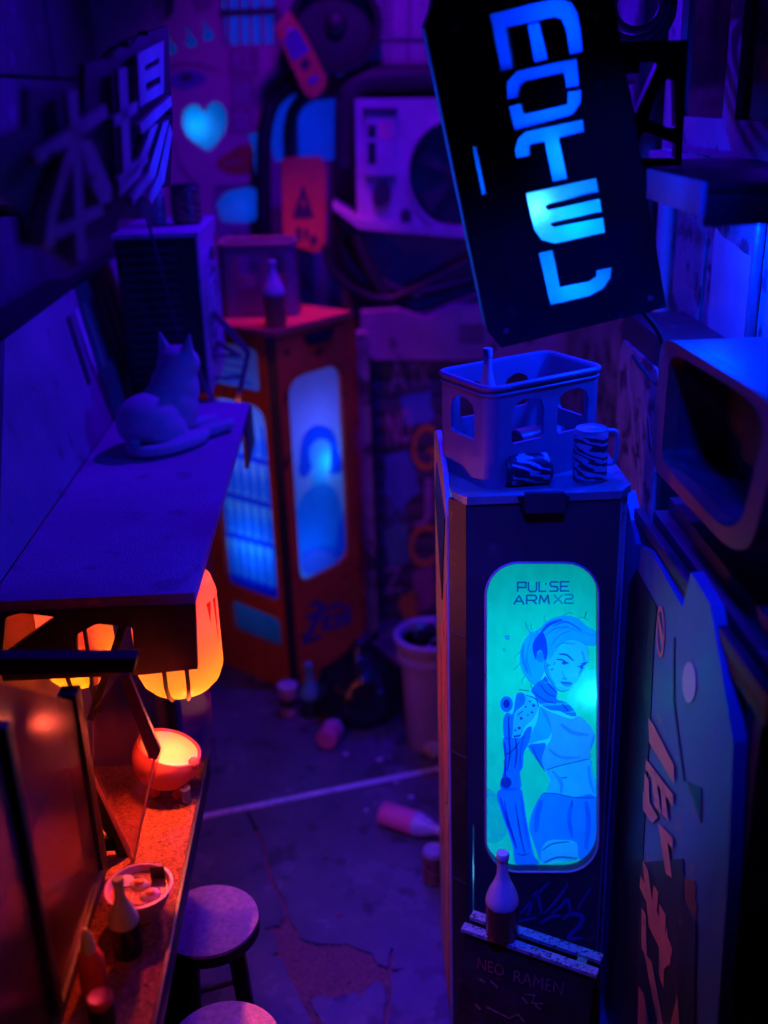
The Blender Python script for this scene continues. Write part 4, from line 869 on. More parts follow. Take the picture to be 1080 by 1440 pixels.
for lab, y_, r_, m_ in (('thick dark drain pipe on the side wall behind the sign',3.95,0.055,M_dark),('slim pale pipe on the side wall by the cabinet',3.76,0.028,M_side),('thin steel conduit on the side wall below the awning',2.92,0.016,M_steel)):
    obj('wall_pipe', G().tube([(1.13-r_*1.05,y_,0.0 if r_>0.05 else 0.9),(1.13-r_*1.05,y_,2.0),(1.13-r_*1.05,y_,2.62 if r_<0.02 else 4.2)], r_, 14), m_, None, label=lab, cat='pipe')
for k in range(3):
    obj('torn_flyer', G().slab([Vector((1.128-0.002*k,a_,b_)) for a_,b_ in jag([(2.55+0.42*k,2.12),(2.90+0.42*k,2.12),(2.90+0.42*k,2.45+0.03*k),(2.55+0.42*k,2.44)],0.012,4)],(-0.002,0,0)), (M_wall_blue,M_grey,M_wall_blue)[k], None, smooth=0, label=('torn pale flyer pasted under the awning','white torn flyer beside the thin conduit','grey torn flyer above the scratched cabinet')[k], cat='flyer')
# round cornered frame box
rf = thing('window_box', 'deep round cornered box with a brown rim above the side ledge', 'wall box', (0.9,2.27,1.95))
FX = 0.78
ring = rquad([(930,470),(1105,575),(1050,800),(915,655)], [26,60,62,24], 8)
inner = rquad([(942,493),(1083,577),(1035,766),(929,647)], [24,56,60,22], 8)
xf = lambda x,y: ox(x,y,FX)
obj('rim', G().slab(P(ring,xf), (0.035,0,0), [P(inner,xf)]), M_rim, rf)
obj('shell', G().slab([v+Vector((0.036,0,0)) for v in P(ring,xf)], (0.31,0,0), [[v+Vector((0.036,0,0)) for v in P(inner,xf)]]), M_machine, rf)
obj('box_back', G().slab([v+Vector((0.16,0,0)) for v in P(inner,xf)], (0.01,0,0)), M_dark, rf)
# stepped ledge
lg = thing('ledge', 'dark stepped ledge jutting from the wall under the round box', 'ledge', (0.95,2.3,1.7))
for k in range(3):
    obj('ledge_step', G().bx(0.772+0.035*k,1.125,1.75,2.72-0.02*k,1.72+0.045*k,1.762+0.045*k,0.004), M_dark if k else M_blackwood, lg)
obj('ledge_rail', G().bx(0.765,0.790,1.74,2.74,1.768,1.80,0.004), M_dark, lg)
# tall shaped side panel with red glyphs
sp = thing('side_panel', 'tall slate blue side panel with red slanted glyphs beside the vending machine', 'panel', (0.8,2.2,0))
SX = 0.758
xp = lambda x,y: ox(x,y,SX); xpf = lambda x,y: ox(x,y,SX-0.003); xpg = lambda x,y: ox(x,y,SX-0.005)
def Z6(p): return (820+p[0]/1.896, 680+p[1]/1.896)
outl = [Z6(p) for p in [(112,20),(140,160),(180,180),(265,330),(287,236),(340,325),(400,690),(385,1060),(358,1440)]]
outw = [xp(*p) for p in outl]
yb0, yb1 = outw[-1].y, outw[0].y
plate = outw+[Vector((SX,yb0,0)), Vector((SX,yb1,0))]
M_slate = mat('slate_blue_panel', (0.10,0.20,0.40), 0.45, var=0.3, scale=5, bump=0.1, wear=(0.25,0.24,0.30), wearamt=0.66)
obj('panel_plate', G().slab(plate, (0.03,0,0)), M_slate, sp, smooth=0)
dk = [xpf(*Z6(p)) for p in [(122,272),(141,228),(196,330),(188,420),(178,640),(158,1000),(150,1440)]]
obj('dark_inset', G().slab(dk+[Vector((SX-0.003,dk[-1].y,0.0)), Vector((SX-0.003,dk[0].y,0.0))], (0.002,0,0)), M_black, sp, smooth=0)
obj('lower_shade_sheet', G().slab([xpg(*Z6(p)) for p in [(152,1010),(265,1000),(268,1110),(300,1175),(295,1500),(140,1500)]], (0.002,0,0)), M_dark, sp, smooth=0)  # dark sheet stands in for the shadow across the lower panel
obj('seam', G().slab([xpf(*Z6(p)) for p in stroke([(242,410),(240,580),(268,792),(312,812)],4,smooth=False)], (0.002,0,0)), M_black, sp, smooth=0)
obj('notch', G().slab([xpf(*Z6(p)) for p in [(278,800),(314,812),(314,905),(300,860)]], (0.002,0,0)), M_black, sp, smooth=0)
obj('scuff', G().slab([xpf(*Z6(p)) for p in jag([(268,1050),(300,1060),(302,1130),(296,1170),(272,1120)],3,3)], (0.002,0,0)), M_rim, sp, smooth=0)
xpr = lambda x,y: ox(x,y,SX-0.0056)
for gi_, q in enumerate(([(174,625),(188,645),(242,752),(242,800),(176,690)],[(168,735),(240,830),(240,860),(166,760)],[(164,770),(175,790),(178,900),(162,840)],[(160,820),(200,890),(185,905),(160,870)],[(182,770),(196,790),(208,880),(192,860)],[(206,800),(218,820),(228,900),(212,880)],[(200,905),(240,945),(240,975),(204,930)],[(205,930),(225,950),(238,1052),(222,1040)],
          [(160,1005),(174,1030),(190,1150),(236,1275),(230,1290),(176,1180)],[(155,1045),(185,1110),(240,1240),(236,1265),(152,1075)],[(190,1070),(202,1090),(196,1180),(182,1150)],[(205,1120),(222,1150),(216,1345),(204,1310)],[(158,1130),(170,1150),(172,1260),(158,1240)],[(165,1250),(185,1275),(215,1440),(200,1440)],[(225,1180),(236,1275),(214,1300)],[(150,1340),(164,1360),(178,1440),(148,1440)],[(236,1440),(254,1365),(260,1440)],[(150,1440),(262,1440),(262,1455),(150,1455)])):
    obj('glyph_stroke', G().slab([xpr(*Z6(p))+Vector((-0.0002*gi_,0,0)) for p in q], (0.0004,0,0)), M_red, sp, smooth=0)
for cx, cy, a_, b_ in ((206,395,11,70),(282,530,18,55)):
    e = ell(cx,cy,a_,b_,20); e2 = ell(cx,cy,a_*0.7,b_*0.8,20)
    obj('emblem', G().slab([xpf(*Z6(p)) for p in e], (0.001,0,0), [[xpf(*Z6(p)) for p in e2]] if cx < 250 else []), M_red if cx < 250 else M_white, sp, smooth=0)
obj('emblem_bar', G().slab([xpf(*Z6(p)) for p in [(197,360),(202,350),(216,425),(211,440)]], (0.001,0,0)), M_red, sp, smooth=0)
obj('panel_frame', G().bx(SX+0.031,1.12,yb1-0.08,yb1-0.04,0,1.70), M_black, sp)
obj('panel_frame', G().bx(SX+0.031,1.12,yb0+0.02,yb0+0.06,0,1.70), M_black, sp)

# ================================================================== A-BOARD
zb = 0.66
PL_, PR_ = oz(654,1303,zb), oz(836,1366,zb)
bd = (PR_-PL_).normalized(); bn = Vector((bd.y,-bd.x,0))
if bn.y > 0: bn = -bn
ab = thing('menu_board', 'black folding menu board with chalk lettering before the machine', 'menu board', tuple(Vector(((PL_.x+PR_.x)/2,(PL_.y+PR_.y)/2,0))-bn*0.03))
wbd = (PR_-PL_).length
spread = 0.15
f0, f1 = PL_, PR_
fb0, fb1 = Vector((f0.x,f0.y,0))+bn*spread, Vector((f1.x,f1.y,0))+bn*spread
nrm = (f1-f0).cross(fb0-f0).normalized()
if nrm.y > 0: nrm = -nrm
M_rail = mat('worn_rail', (0.42,0.40,0.45), 0.45, var=0.35, scale=40, bump=0.3, wear=(0.06,0.05,0.06), wearamt=0.55)
obj('front_board', G().slab([f0+Vector((0,0,-0.012))+bn*0.002, f1+Vector((0,0,-0.012))+bn*0.002, fb1, fb0], -nrm*0.014), M_blackwood, ab)
gapv = -bn*0.058
k0, k1 = f0+gapv, f1+gapv
kb0, kb1 = Vector((k0.x,k0.y,0))-bn*0.07, Vector((k1.x,k1.y,0))-bn*0.07
obj('rear_board', G().slab([k0+Vector((0,0,-0.012)), k1+Vector((0,0,-0.012)), kb1, kb0], nrm*0.014), M_blackwood, ab)
def rail(a_, b_, w0, w1): return G().slab([a_+bn*w0, b_+bn*w0, b_+bn*w1, a_+bn*w1], (0,0,-0.012))
obj('top_rail', rail(f0-bd*0.008, f1+bd*0.008, 0.012, -0.016), M_rail, ab)
obj('top_rail', rail(k0-bd*0.004, k1+bd*0.004, 0.016, -0.014), M_rail, ab)
for a_ in (0.15,0.85): obj('hinge', G().slab([f0+bd*wbd*a_-bn*0.017+Vector((0,0,-0.004)), f0+bd*wbd*(a_+0.07)-bn*0.017+Vector((0,0,-0.004)), f0+bd*wbd*(a_+0.07)-bn*0.041+Vector((0,0,-0.004)), f0+bd*wbd*a_-bn*0.041+Vector((0,0,-0.004))],(0,0,-0.006)), M_steel, ab)
def pb(x,y): return pl(x,y,f0+bn*0.004,nrm)
M_chalk = mat('red_chalk', (0.22,0.06,0.05), 0.8, var=0.6, scale=90)
M_chalk2 = mat('pale_chalk', (0.14,0.09,0.09), 0.8, var=0.7, scale=90)
obj('chalk_word', text('NEO', [(672,1346),(709,1358),(708,1374),(671,1362)], pb), M_chalk, ab, smooth=0, fixn=False)
obj('chalk_word', text('RAMEN', [(723,1364),(793,1382),(791,1400),(722,1380)], pb), M_chalk2, ab, smooth=0, fixn=False)
for q in ([(674,1376),(682,1382)],[(690,1380),(700,1389)],[(668,1412),(676,1420)],[(684,1416),(700,1424)],[(738,1398),(752,1400),(748,1410),(764,1412)],[(752,1412),(760,1420)],[(700,1424),(716,1432),(728,1426),(738,1438)],[(734,1402),(742,1412)]):
    obj('chalk_mark', G().slab(P(stroke(q,3.2,smooth=False), pb),(0,0,0)), M_chalk2, ab, smooth=0, fixn=False)
bb = oz(706,1316,zb)
bottle('board_bottle', 'milky topped dark bottle standing on the menu board', T((bb.x,bb.y+0.006,zb+0.001)), 0.285, 0.046, mat('dark_red_liquid',(0.14,0.035,0.03),0.25,var=0.3), M_milky, fill=0.40)

# ================================================================== THINGS ON THE GROUND
p_ = oz(438,1003,0)
bottle('street_bottle', 'dark bottle with a teal neck standing by the orange machine', T((p_.x,p_.y,0.001)), 0.285, 0.055, mat('dark_green_glass',(0.02,0.05,0.05),0.2), mat('teal_plastic',(0.10,0.55,0.50),0.4), fill=0.36)
p_ = oz(407,1003,0)
cu = thing('paper_cup', 'small pink banded cup at the foot of the orange machine', 'cup', (p_.x,p_.y,0))
Mq = T((p_.x,p_.y,0.001))
obj('cup_wall', G().lathe([(0,0.004),(0.040,0.0),(0.048,0.15),(0.045,0.15),(0.037,0.01)], 24, Mq), mat('cup_mauve',(0.55,0.30,0.42),0.5), cu)
obj('cup_band', G().lathe([(0.0445,0.05),(0.0475,0.10)], 24, Mq), M_dark, cu, fixn=False)
obj('cup_lid', G().lathe([(0.051,0.145),(0.051,0.165),(0.04,0.17),(0,0.17)], 24, Mq), M_milky, cu)
M_pinkb = mat('pink_red_plastic', (0.92,0.16,0.30), 0.4)
def lying(name, label, pb_, pn_, h, r, mb, mn, mc=None):
    a_, b_ = oz(*pb_,r), oz(*pn_,r*0.7); d_ = (b_-a_); d_.z = 0; d_.normalize()
    M = Matrix.Translation((a_.x,a_.y,r+0.002)) @ d_.to_track_quat('Z','Y').to_matrix().to_4x4()
    return bottle(name, label, M, h, r, mb, mn, mc)
lying('fallen_bottle', 'short pink bottle lying near the black bin bag', (458,1042), (479,1014), 0.20, 0.052, M_pinkb, M_milky)
lying('fallen_bottle', 'long pink bottle with a green cap lying across the street', (537,1143), (612,1172), 0.335, 0.052, M_pinkb, M_milky, mat('green_cap',(0.10,0.5,0.30),0.4))
p_ = oz(609,1248,0)
can('street_can', 'rusty printed can standing at the foot of the teal lit machine', T((p_.x+0.008,p_.y+0.04,0.001)), 0.15, 0.046, scrawl('rust_print',(0.42,0.16,0.10),(0.06,0.03,0.03),18,0.5), M_lid)
def crumple(g, c, r, n=2, amp=0.3, seed=0):
    rn = random.Random(seed); b = bmesh.new(); bmesh.ops.create_icosphere(b, subdivisions=n, radius=r)
    for v in b.verts: v.co *= 1+rn.uniform(-amp,amp)
    return g.bm(b, Matrix.Translation(c))
p_ = oz(607,1062,0); obj('crumpled_paper', crumple(G(), Vector((p_.x+0.01,p_.y,0.042)), 0.042, 2, 0.3, 3), M_white, None, smooth=20, label='crumpled white paper ball beside the trash bin', cat='paper')
for i, ((x,y), s) in enumerate((((534,1069),0.016),((578,1121),0.014),((557,1101),0.009),((486,1061),0.012),((458,1207),0.014),((477,1288),0.013),((515,1140),0.008))):
    p_ = oz(x,y,0); q = jag(ell(p_.x,p_.y,s,s*0.7,6),s*0.25,1)
    dark = i in (4,5)
    lab = ('pale scrap lying between the bin bag and the trash bin','pale scrap just above the long fallen pink bottle','tiny pale scrap next to the pale light streak','pale scrap beside the short fallen pink bottle','dark stone chip on bare asphalt beside the crack','dark stone chip just beyond the gravel patch','pale speck of litter before the base of the long pink bottle')[i]
    obj('litter_scrap', G().slab([(a_,b_,0.001) for a_,b_ in q],(0,0,0.006)), M_gravel if dark else M_white, None, smooth=0, label=lab, cat='litter', group='bits of litter on the street')
# trash bin with rubbish
bp = oz(607,1052,0); bx_, by_ = bp.x+0.0, bp.y+0.05
bi = thing('trash_bin', 'round violet trash bin full of rubbish behind the dark machine', 'bin', (bx_,by_,0))
Mq = T((bx_,by_,0))
rt = 0.150
obj('bin_wall', G().lathe([(0,0.01),(0.105,0.0),(0.112,0.03),(rt-0.012,0.56),(rt-0.020,0.56),(0.104,0.04),(0,0.03)], 36, Mq), M_bin, bi)
obj('bin_rim', G().lathe([(rt-0.012,0.55),(rt+0.010,0.555),(rt+0.014,0.585),(rt,0.595),(rt-0.02,0.585),(rt-0.022,0.55)], 36, Mq), M_bin, bi)
obj('bin_band', G().lathe([(rt-0.018,0.46),(rt-0.003,0.465),(rt-0.001,0.49),(rt-0.014,0.495)], 36, Mq), M_bin, bi)
gl = thing('rubbish', 'heap of crumpled wrappers filling the violet trash bin', 'rubbish', (bx_,by_,0.5))
rn = random.Random(5)
for k in range(12):
    an = rn.uniform(0,6.28); rr = rn.uniform(0,0.085); c = Vector((bx_+rr*math.cos(an), by_+rr*math.sin(an), 0.55+rn.uniform(-0.02,0.05)))
    obj('wrapper', crumple(G(), c, rn.uniform(0.03,0.045), 1, 0.4, k), (M_bag, M_steel, M_black, mat('teal_wrapper',(0.1,0.4,0.5),0.3), M_bin)[k%5], gl, smooth=15)
obj('wrapper_heap', G().lathe([(0,0.55),(0.08,0.54),(0.118,0.50),(0.115,0.44),(0,0.44)], 20, Mq), M_bag, gl)
# bin bag
bc = oz(512,1035,0); bc.y += 0.17
rn = random.Random(11); b = bmesh.new(); bmesh.ops.create_icosphere(b, subdivisions=4, radius=1)
from mathutils import noise as NZ
for v in b.verts:
    d_ = v.co.normalized(); w_ = 1+0.16*NZ.noise(d_*2.2)+0.07*NZ.noise(d_*6.0)+0.03*abs(NZ.noise(d_*14.0))
    r_ = 0.205*w_; zz = d_.z
    v.co = Vector((d_.x*r_*1.05, d_.y*r_*0.9, zz*0.19*w_))
    if zz > 0.6: v.co.x *= 1-(zz-0.6)*1.5; v.co.y *= 1-(zz-0.6)*1.5; v.co.z += (zz-0.6)*0.20
    v.co.z = max(v.co.z+0.16, 0.002)
bag = thing('bin_bag', 'black tied bin bag slumped before the shutter', 'bag', (bc.x,bc.y,0))
obj('bag_body', G().bm(b, Matrix.Translation((bc.x,bc.y,0))), M_bag, bag, smooth=60)
tip = Vector((bc.x,bc.y,0.415))
obj('bag_knot', crumple(G(), tip, 0.028, 2, 0.35, 4), M_bag, bag, smooth=30)
for a_ in (-0.5,0.6,1.5): obj('bag_ear', G().slab([tip, tip+Vector((math.cos(a_)*0.10,-0.02,0.04+0.03*math.sin(a_))), tip+Vector((math.cos(a_)*0.11,0.03,0.0))], (0.002,0,0.004)), M_bag, bag, smooth=0)

# ================================================================== NOODLE STALL
HZ = 1.75; HX = -0.42; HL = -0.93; HY0, HY1 = 2.42, 4.16
ns_ = thing('noodle_stall', 'noodle stall with a flat violet canopy, dark frame and gritty counter', 'stall', (-0.75, 2.8, 0))
obj('canopy_top', G().slab([(HL,HY0,HZ-0.03),(HX,HY0,HZ-0.03),(HX,HY1-0.36,HZ-0.03),(HX,HY1,HZ-0.03),(HL,HY1+0.25,HZ-0.03)], (0,0,0.03)), M_hood, ns_)
obj('canopy_lip', G().bx(HX-0.004,HX+0.010,HY1-0.34,HY1-0.01,HZ-0.16,HZ-0.004,0.003), M_dark, ns_)
# raised rear plate of the canopy
tz = 2.235
obj('rear_plate', G().slab([(HL-0.004,HY0+0.10,HZ+0.001),(HL-0.004,4.40,HZ+0.001),(HL-0.12,5.10,tz),(HL-0.12,HY0+0.82,tz)], (-0.03,0,0)), mat('plate_shade_paint',(0.30,0.26,0.33),0.7,var=0.25,scale=3,bump=0.3,bscale=120,wear=(0.18,0.15,0.2),wearamt=0.62), ns_)  # darker than the canopy: the weaker light here is put into the colour
xr = lambda y,z: Vector((HL-0.004-0.116*(z-HZ)/(tz-HZ)+0.003, y, z))
for k in range(7):
    y0 = 3.85+k*0.13; obj('plate_mark', G().slab([xr(y0,1.93),xr(y0+0.05,1.93),xr(y0+0.10,2.17),xr(y0+0.05,2.17)], (0.002,0,0)), M_white if k%3 else M_dark, ns_, smooth=0)
obj('plate_cap', G().bx(HL-0.20,HL-0.125,HY0+0.82,5.1,tz-0.02,tz+0.008,0.004), M_black, ns_)
obj('dark_fill_box', G().bx(-1.28,HL-0.155,1.7,4.6,HZ-0.6,tz-0.03,0.01), M_black, ns_)  # black box added to fill the shadow at the left of the stall
# end fascia with openings
YH = HY0-0.002
yh = lambda x,y: oy(x,y,YH)
holesF = [P(rquad([(8,868),(30,862),(78,868),(3,922)],5),yh), P(rquad([(107,893),(136,877),(186,882),(188,921),(108,923)],5),yh)]
fz0 = yh(200,949).z
fas = [Vector((HL,YH,HZ-0.031)), Vector((HX,YH,HZ-0.031)), Vector((HX-0.012,YH,fz0+0.01)), Vector((HX-0.15,YH,fz0)), Vector((HL,YH,fz0))]
obj('end_fascia', G().slab(fas, (0,0.02,0), holesF), M_black, ns_, smooth=0)
obj('fascia_bolt', G().lathe([(0.0,0.006),(0.008,0.005),(0.009,0)],12, Matrix.Translation(oy(84,918,YH)) @ Matrix.Rotation(R(90),4,'X')), M_steel, ns_)
# frame rail under the fascia, far post, side glass standing along the counter
YG = 2.20; GX = -0.70
obj('frame_rail', G().slab(P([(-60,926),(192,926),(188,946),(-60,950)],lambda x,y: oy(x,y,YG)), (0,0.04,0)), M_black, ns_, smooth=0)
py_ = ox(122,1090,GX).y
obj('frame_post', G().bx(GX-0.035,GX+0.012,py_-0.025,py_+0.025,1.052,ox(120,946,GX).z+0.02,0.003), M_black, ns_)
obj('glass_rail', G().bx(GX-0.014,GX+0.014,1.42,py_-0.026,1.052,1.082,0.003), M_dark, ns_)
tf = ox(118,947,GX)
obj('side_glass', G().slab([Vector((GX,py_-0.026,1.083)), Vector((GX,py_-0.026,tf.z)), ox(-60,947,GX), Vector((GX,1.42,1.083))], (0.004,0,0)), glass('smoky_glass',(0.66,0.55,0.66),0.05,0.22,0.025,(0.30,0.16,0.2)), ns_, smooth=0)
yl_ = ox(16,1100,GX).y
obj('frame_post', G().bx(GX-0.02,GX+0.016,yl_-0.018,yl_+0.018,1.083,1.80,0.003), M_black, ns_)
yg2 = lambda x,y: oy(x-7,y,2.30)
obj('frame_brace', G().slab(P([(128,1095),(134,1092),(190,1205),(186,1214),(176,1212),(128,1118)],yg2), (0,0.02,0)), M_black, ns_, smooth=0)
obj('frame_brace', G().slab(P([(126,1180),(170,1180),(172,1196),(120,1200)],yg2), (0,0.02,0)), M_black, ns_, smooth=0)
obj('inner_strut', G().tube([oy(128,1010,2.5), oy(176,872,2.5)], 0.014, 4), M_blackwood, ns_, smooth=0)
obj('inner_strut', G().tube([oy(140,1000,2.7), oy(112,900,2.7)], 0.012, 4), M_blackwood, ns_, smooth=0)
# stall back wall, counter, base
obj('stall_back', G().bx(HL-0.05,HL-0.01,1.45,HY1,0,HZ-0.032), mat('stall_brown_board',(0.22,0.09,0.06),0.6,var=0.35,scale=6,bump=0.2), ns_)
obj('stall_end_wall', G().bx(HL,-0.84,HY1-0.06,HY1-0.03,0,HZ-0.032), mat('stall_brown_board',(0.4,0.2,0.12)), ns_)
CZ = 1.05; CX = -0.492
obj('counter_top', G().bx(HL,CX,1.45,2.72,CZ-0.03,CZ,0.004), M_counter, ns_)
obj('counter_edge', G().bx(CX+0.0005,CX+0.012,1.44,2.725,CZ-0.055,CZ+0.012,0.002), M_black, ns_)
obj('counter_base', G().bx(-0.80,-0.77,1.5,2.68,0,CZ-0.031), M_blackwood, ns_)
obj('counter_end', G().bx(HL,-0.62,2.69,2.71,0,CZ-0.031), M_blackwood, ns_)
obj('canopy_post', G().bx(-0.84,-0.80,HY1-0.30,HY1-0.26,0,HZ-0.031,0.004), M_black, ns_)
# clear guards
M_clear = glass('clear_acrylic',(0.92,0.90,0.92),0.05,0.04)
gpan = obj('sneeze_guard', G().slab(P([(131,1000),(170,948),(182,948),(226,1060),(187,1212),(131,1092)],lambda x,y: oy(x,y,2.28)), (0,0.006,0)), glass('hazed_acrylic',(0.80,0.62,0.72),0.05,0.10,0.07,(0.55,0.28,0.36)), ns_, smooth=0)
obj('guard_strut', G().slab(P([(170,946),(183,946),(227,1052),(222,1064),(210,1063)],lambda x,y: oy(x,y,2.272)), (0,-0.012,0)), mat('stick_wood',(0.75,0.26,0.14),0.5), gpan, smooth=0)
M_edge = sheet('edge_lit_acrylic', (0.98,0.62,0.45), 0.5)
obj('guard_edge', G().tube([oy(131,1092,2.272), oy(187,1213,2.272)], 0.005, 6), M_edge, gpan)
obj('guard_edge', G().tube([oy(217,1066,2.273), oy(188,1213,2.273)], 0.0030, 6), M_edge, gpan)
obj('clear_strip', G().slab([(-0.545,2.715,CZ+0.002),(-0.455,2.715,CZ+0.002),(-0.455,2.715,1.42),(-0.545,2.715,1.42)], (0,0.006,0)), M_clear, ns_, smooth=0)
lamp('stall_lamp', 'SPOT', (-0.60, 2.48, 1.53), 46.0, (1.0,0.12,0.03), 0.02, (-0.60,2.12,1.05), 108, 0.5, parent=ns_)
lamp('lantern_spill_lamp', 'POINT', (-0.47, 2.50, 1.345), 3.0, (1.0,0.16,0.05), 0.02, parent=ns_)
lamp('stall_lamp', 'POINT', (-0.80, 2.90, 1.60), 8.0, (1.0,0.18,0.015), 0.03, parent=ns_)

# ------------------------------------------------------------------ paper lantern
def lantern(label, lp_, zl0, zl1, rl, ribs, drips, e1, e2):
    ln = thing('paper_lantern', label, 'lantern', (lp_.x,lp_.y,zl0)); k_ = rl/0.118
    Mq = T((lp_.x,lp_.y,0))
    obj('lantern_paper', G().lathe([(0.0,zl0),(0.05*k_,zl0+0.002),(0.085*k_,zl0+0.012),(0.106*k_,zl0+0.035),(rl,zl0+0.07),(rl,zl1-0.05),(rl-0.012,zl1-0.01),(0.06*k_,zl1)], 40, Mq), sheet('lantern_paper',(0.98,0.50,0.26),0.85,0.06), ln)
    obj('lantern_ring', G().lathe([(0.05*k_,zl1-0.006),(0.064*k_,zl1-0.004),(0.064*k_,zl1+0.004),(0.05*k_,zl1+0.004)], 30, Mq), M_black, ln)
    obj('hanger', G().tube([(lp_.x,lp_.y,zl1),(lp_.x,lp_.y,HZ-0.031)], 0.006, 8), M_black, ln)
    for an in ribs:
        a_ = R(an); pts = [(lp_.x+(rr+0.003)*math.cos(a_), lp_.y+(rr+0.003)*math.sin(a_), z) for rr, z in ((0.085*k_,zl0+0.010),(0.107*k_,zl0+0.034),(rl,zl0+0.07),(rl,zl1-0.05),(rl-0.012,zl1-0.01))]
        obj('lantern_rib', G().tube(pts, 0.006, 6), M_blackwood, ln)
    for an, z0, w in drips:     # painted drips from the top
        q = []
        for s_ in (-1,1):
            for t_ in ((0,1,2) if s_ < 0 else (2,1,0)):
                z = zl1-0.052+(z0-zl1+0.052)*t_/2; a_ = R(an)+s_*w*(1-t_/2)*0.5
                q.append(Vector((lp_.x+(rl+0.0025)*math.cos(a_), lp_.y+(rl+0.0025)*math.sin(a_), z)))
        g = G().add(q, [(0,1,4,5),(1,2,3,4)]); obj('painted_drip', g, ink('ink_drip',(0.40,0.06,0.10)), ln, smooth=0, fixn=False)
    lamp('lantern_lamp', 'POINT', (lp_.x,lp_.y,zl0+0.032), e1, (1.0,0.50,0.012), 0.02, parent=ln)
    lamp('lantern_lamp', 'POINT', (lp_.x,lp_.y,zl1-0.09), e2, (1.0,0.07,0.13), 0.03, parent=ln)
lantern('glowing orange paper lantern hanging at the canopy corner', Vector((-0.510,2.60,0)), 1.378, 1.715, 0.118, (-100,-72,160), ((-30,1.60,0.16),(-16,1.52,0.14),(-2,1.62,0.12),(12,1.55,0.14)), 1.0, 1.1)
lq = oy(118,930,2.72)
lantern('orange lantern glowing inside the stall behind the fascia', Vector((lq.x-0.02,2.75,0)), 1.33, 1.70, 0.105, (-95,-60,170), (), 1.0, 0.6)

# ------------------------------------------------------------------ pink glowing bowl with ears
pc = oz(234,1134,CZ); pcx, pcy = pc.x+0.002, pc.y+0.075
pbw = thing('eared_bowl', 'glowing round pink bowl with little ears on the counter', 'bowl', (pcx,pcy,CZ))
rb = 0.097; cz = CZ+0.020+rb
tilt = Euler((R(-2),R(20),0)).to_matrix().to_4x4()
prof = []
for k in range(13):
    a_ = R(-90+k*9.0); prof.append((rb*math.cos(a_), rb*math.sin(a_)))
prof += [((rb-0.009)*math.cos(R(-90+k*9.0)), (rb-0.009)*math.sin(R(-90+k*9.0))) for k in range(12,-1,-1)]
prof[0] = (0.0, prof[0][1]); prof[-1] = (0.0, prof[-1][1])
Mb = Matrix.Translation((pcx,pcy,cz)) @ tilt
M_pig = sheet('pink_shell',(0.95,0.28,0.36),0.45,0.05)
obj('bowl_shell', G().lathe(prof, 36, Mb), M_pig, pbw)
obj('bowl_lining', G().lathe([(max(0.0,(rb-0.0105)*math.cos(R(-90+k*9.0))) if k else 0.0, (rb-0.0105)*math.sin(R(-90+k*9.0))) for k in range(13)], 36, Mb), sheet('cream_lining',(1.0,0.86,0.62),0.35), pbw, fixn=False)
for a_ in (-30, 150):
    c_ = Mb @ Vector((rb*0.80*math.cos(R(a_))*1.15, rb*0.80*math.sin(R(a_))*1.15, rb*0.28))
    obj('ear', G().ball(c_, (0.017,0.014,0.020)), M_pig, pbw)
for a_ in (-60,-140,40,130):
    obj('foot', G().ball((pcx+0.05*math.cos(R(a_)), pcy+0.05*math.sin(R(a_)), CZ+0.016), (0.014,0.014,0.016)), M_pig, pbw)
lamp('bowl_lamp', 'POINT', tuple(Mb @ Vector((0.01,0.0,-0.035))), 0.8, (1.0,0.46,0.12), 0.012, parent=pbw)
# little trinkets at the counter end
p_ = oz(272,1125,CZ+0.02)
can('tiny_jar', 'tiny blue jar at the counter edge beside the pink bowl', T((CX-0.03,p_.y+0.02,CZ+0.001)), 0.05, 0.016, mat('jar_blue',(0.15,0.15,0.35),0.3), M_lid, cat='jar')

# ------------------------------------------------------------------ ramen bowl
rc_ = oz(196,1290,CZ+0.02); rx, ry = rc_.x, rc_.y+0.035
rbw = thing('ramen_bowl', 'bowl of ramen with halved eggs on the gritty counter', 'bowl', (rx,ry,CZ))
Mq = T((rx,ry,CZ+0.001)); r = 0.080
obj('bowl_wall', G().lathe([(0,0.006),(0.036,0.0),(0.040,0.012),(0.062,0.035),(r,0.078),(r+0.002,0.085),(r-0.005,0.085),(0.056,0.040),(0.030,0.018),(0,0.018)], 36, Mq), mat('bowl_mauve',(0.9,0.42,0.58),0.35), rbw)
obj('broth', G().lathe([(0,0.069),(r-0.011,0.069),(r-0.014,0.062),(0,0.062)], 32, Mq), mat('broth',(0.62,0.20,0.10),0.25,var=0.3,scale=20), rbw)
for (dx,dy,rz) in ((0.030,-0.020,0.4),(-0.002,0.018,-0.3)):
    e = obj('egg_half', G().ball((rx+dx,ry+dy,CZ+0.072),(0.027,0.020,0.012),rot=Euler((0,0,rz)).to_matrix()), mat('egg_white',(0.85,0.6,0.6),0.35), rbw)
    obj('egg_yolk', G().ball((rx+dx,ry+dy-0.001,CZ+0.081),(0.014,0.011,0.006)), mat('egg_yolk',(0.9,0.3,0.05),0.35), e)
obj('fish_cake', G().lathe([(0,0.0),(0.018,0.0),(0.018,0.006),(0,0.007)],18,T((rx-0.036,ry+0.03,CZ+0.072),R(10),R(8))), M_white, rbw)
obj('seaweed_sheet', G().box((rx+0.038,ry+0.042,CZ+0.082),(0.035,0.004,0.045),0.001), M_blackwood, rbw)
for k in range(9):
    a_ = rn.uniform(0,6.28); pts = []
    for j in range(8):
        an = a_+j*0.35; rr = 0.03+0.022*math.sin(k+j*0.8); pts.append((rx+rr*math.cos(an), ry+rr*math.sin(an), CZ+0.070+0.003*math.sin(j+k)))
    obj('noodle', G().tube(cr(pts,3,False), 0.0028, 6), mat('noodle',(0.8,0.45,0.25),0.4), rbw)
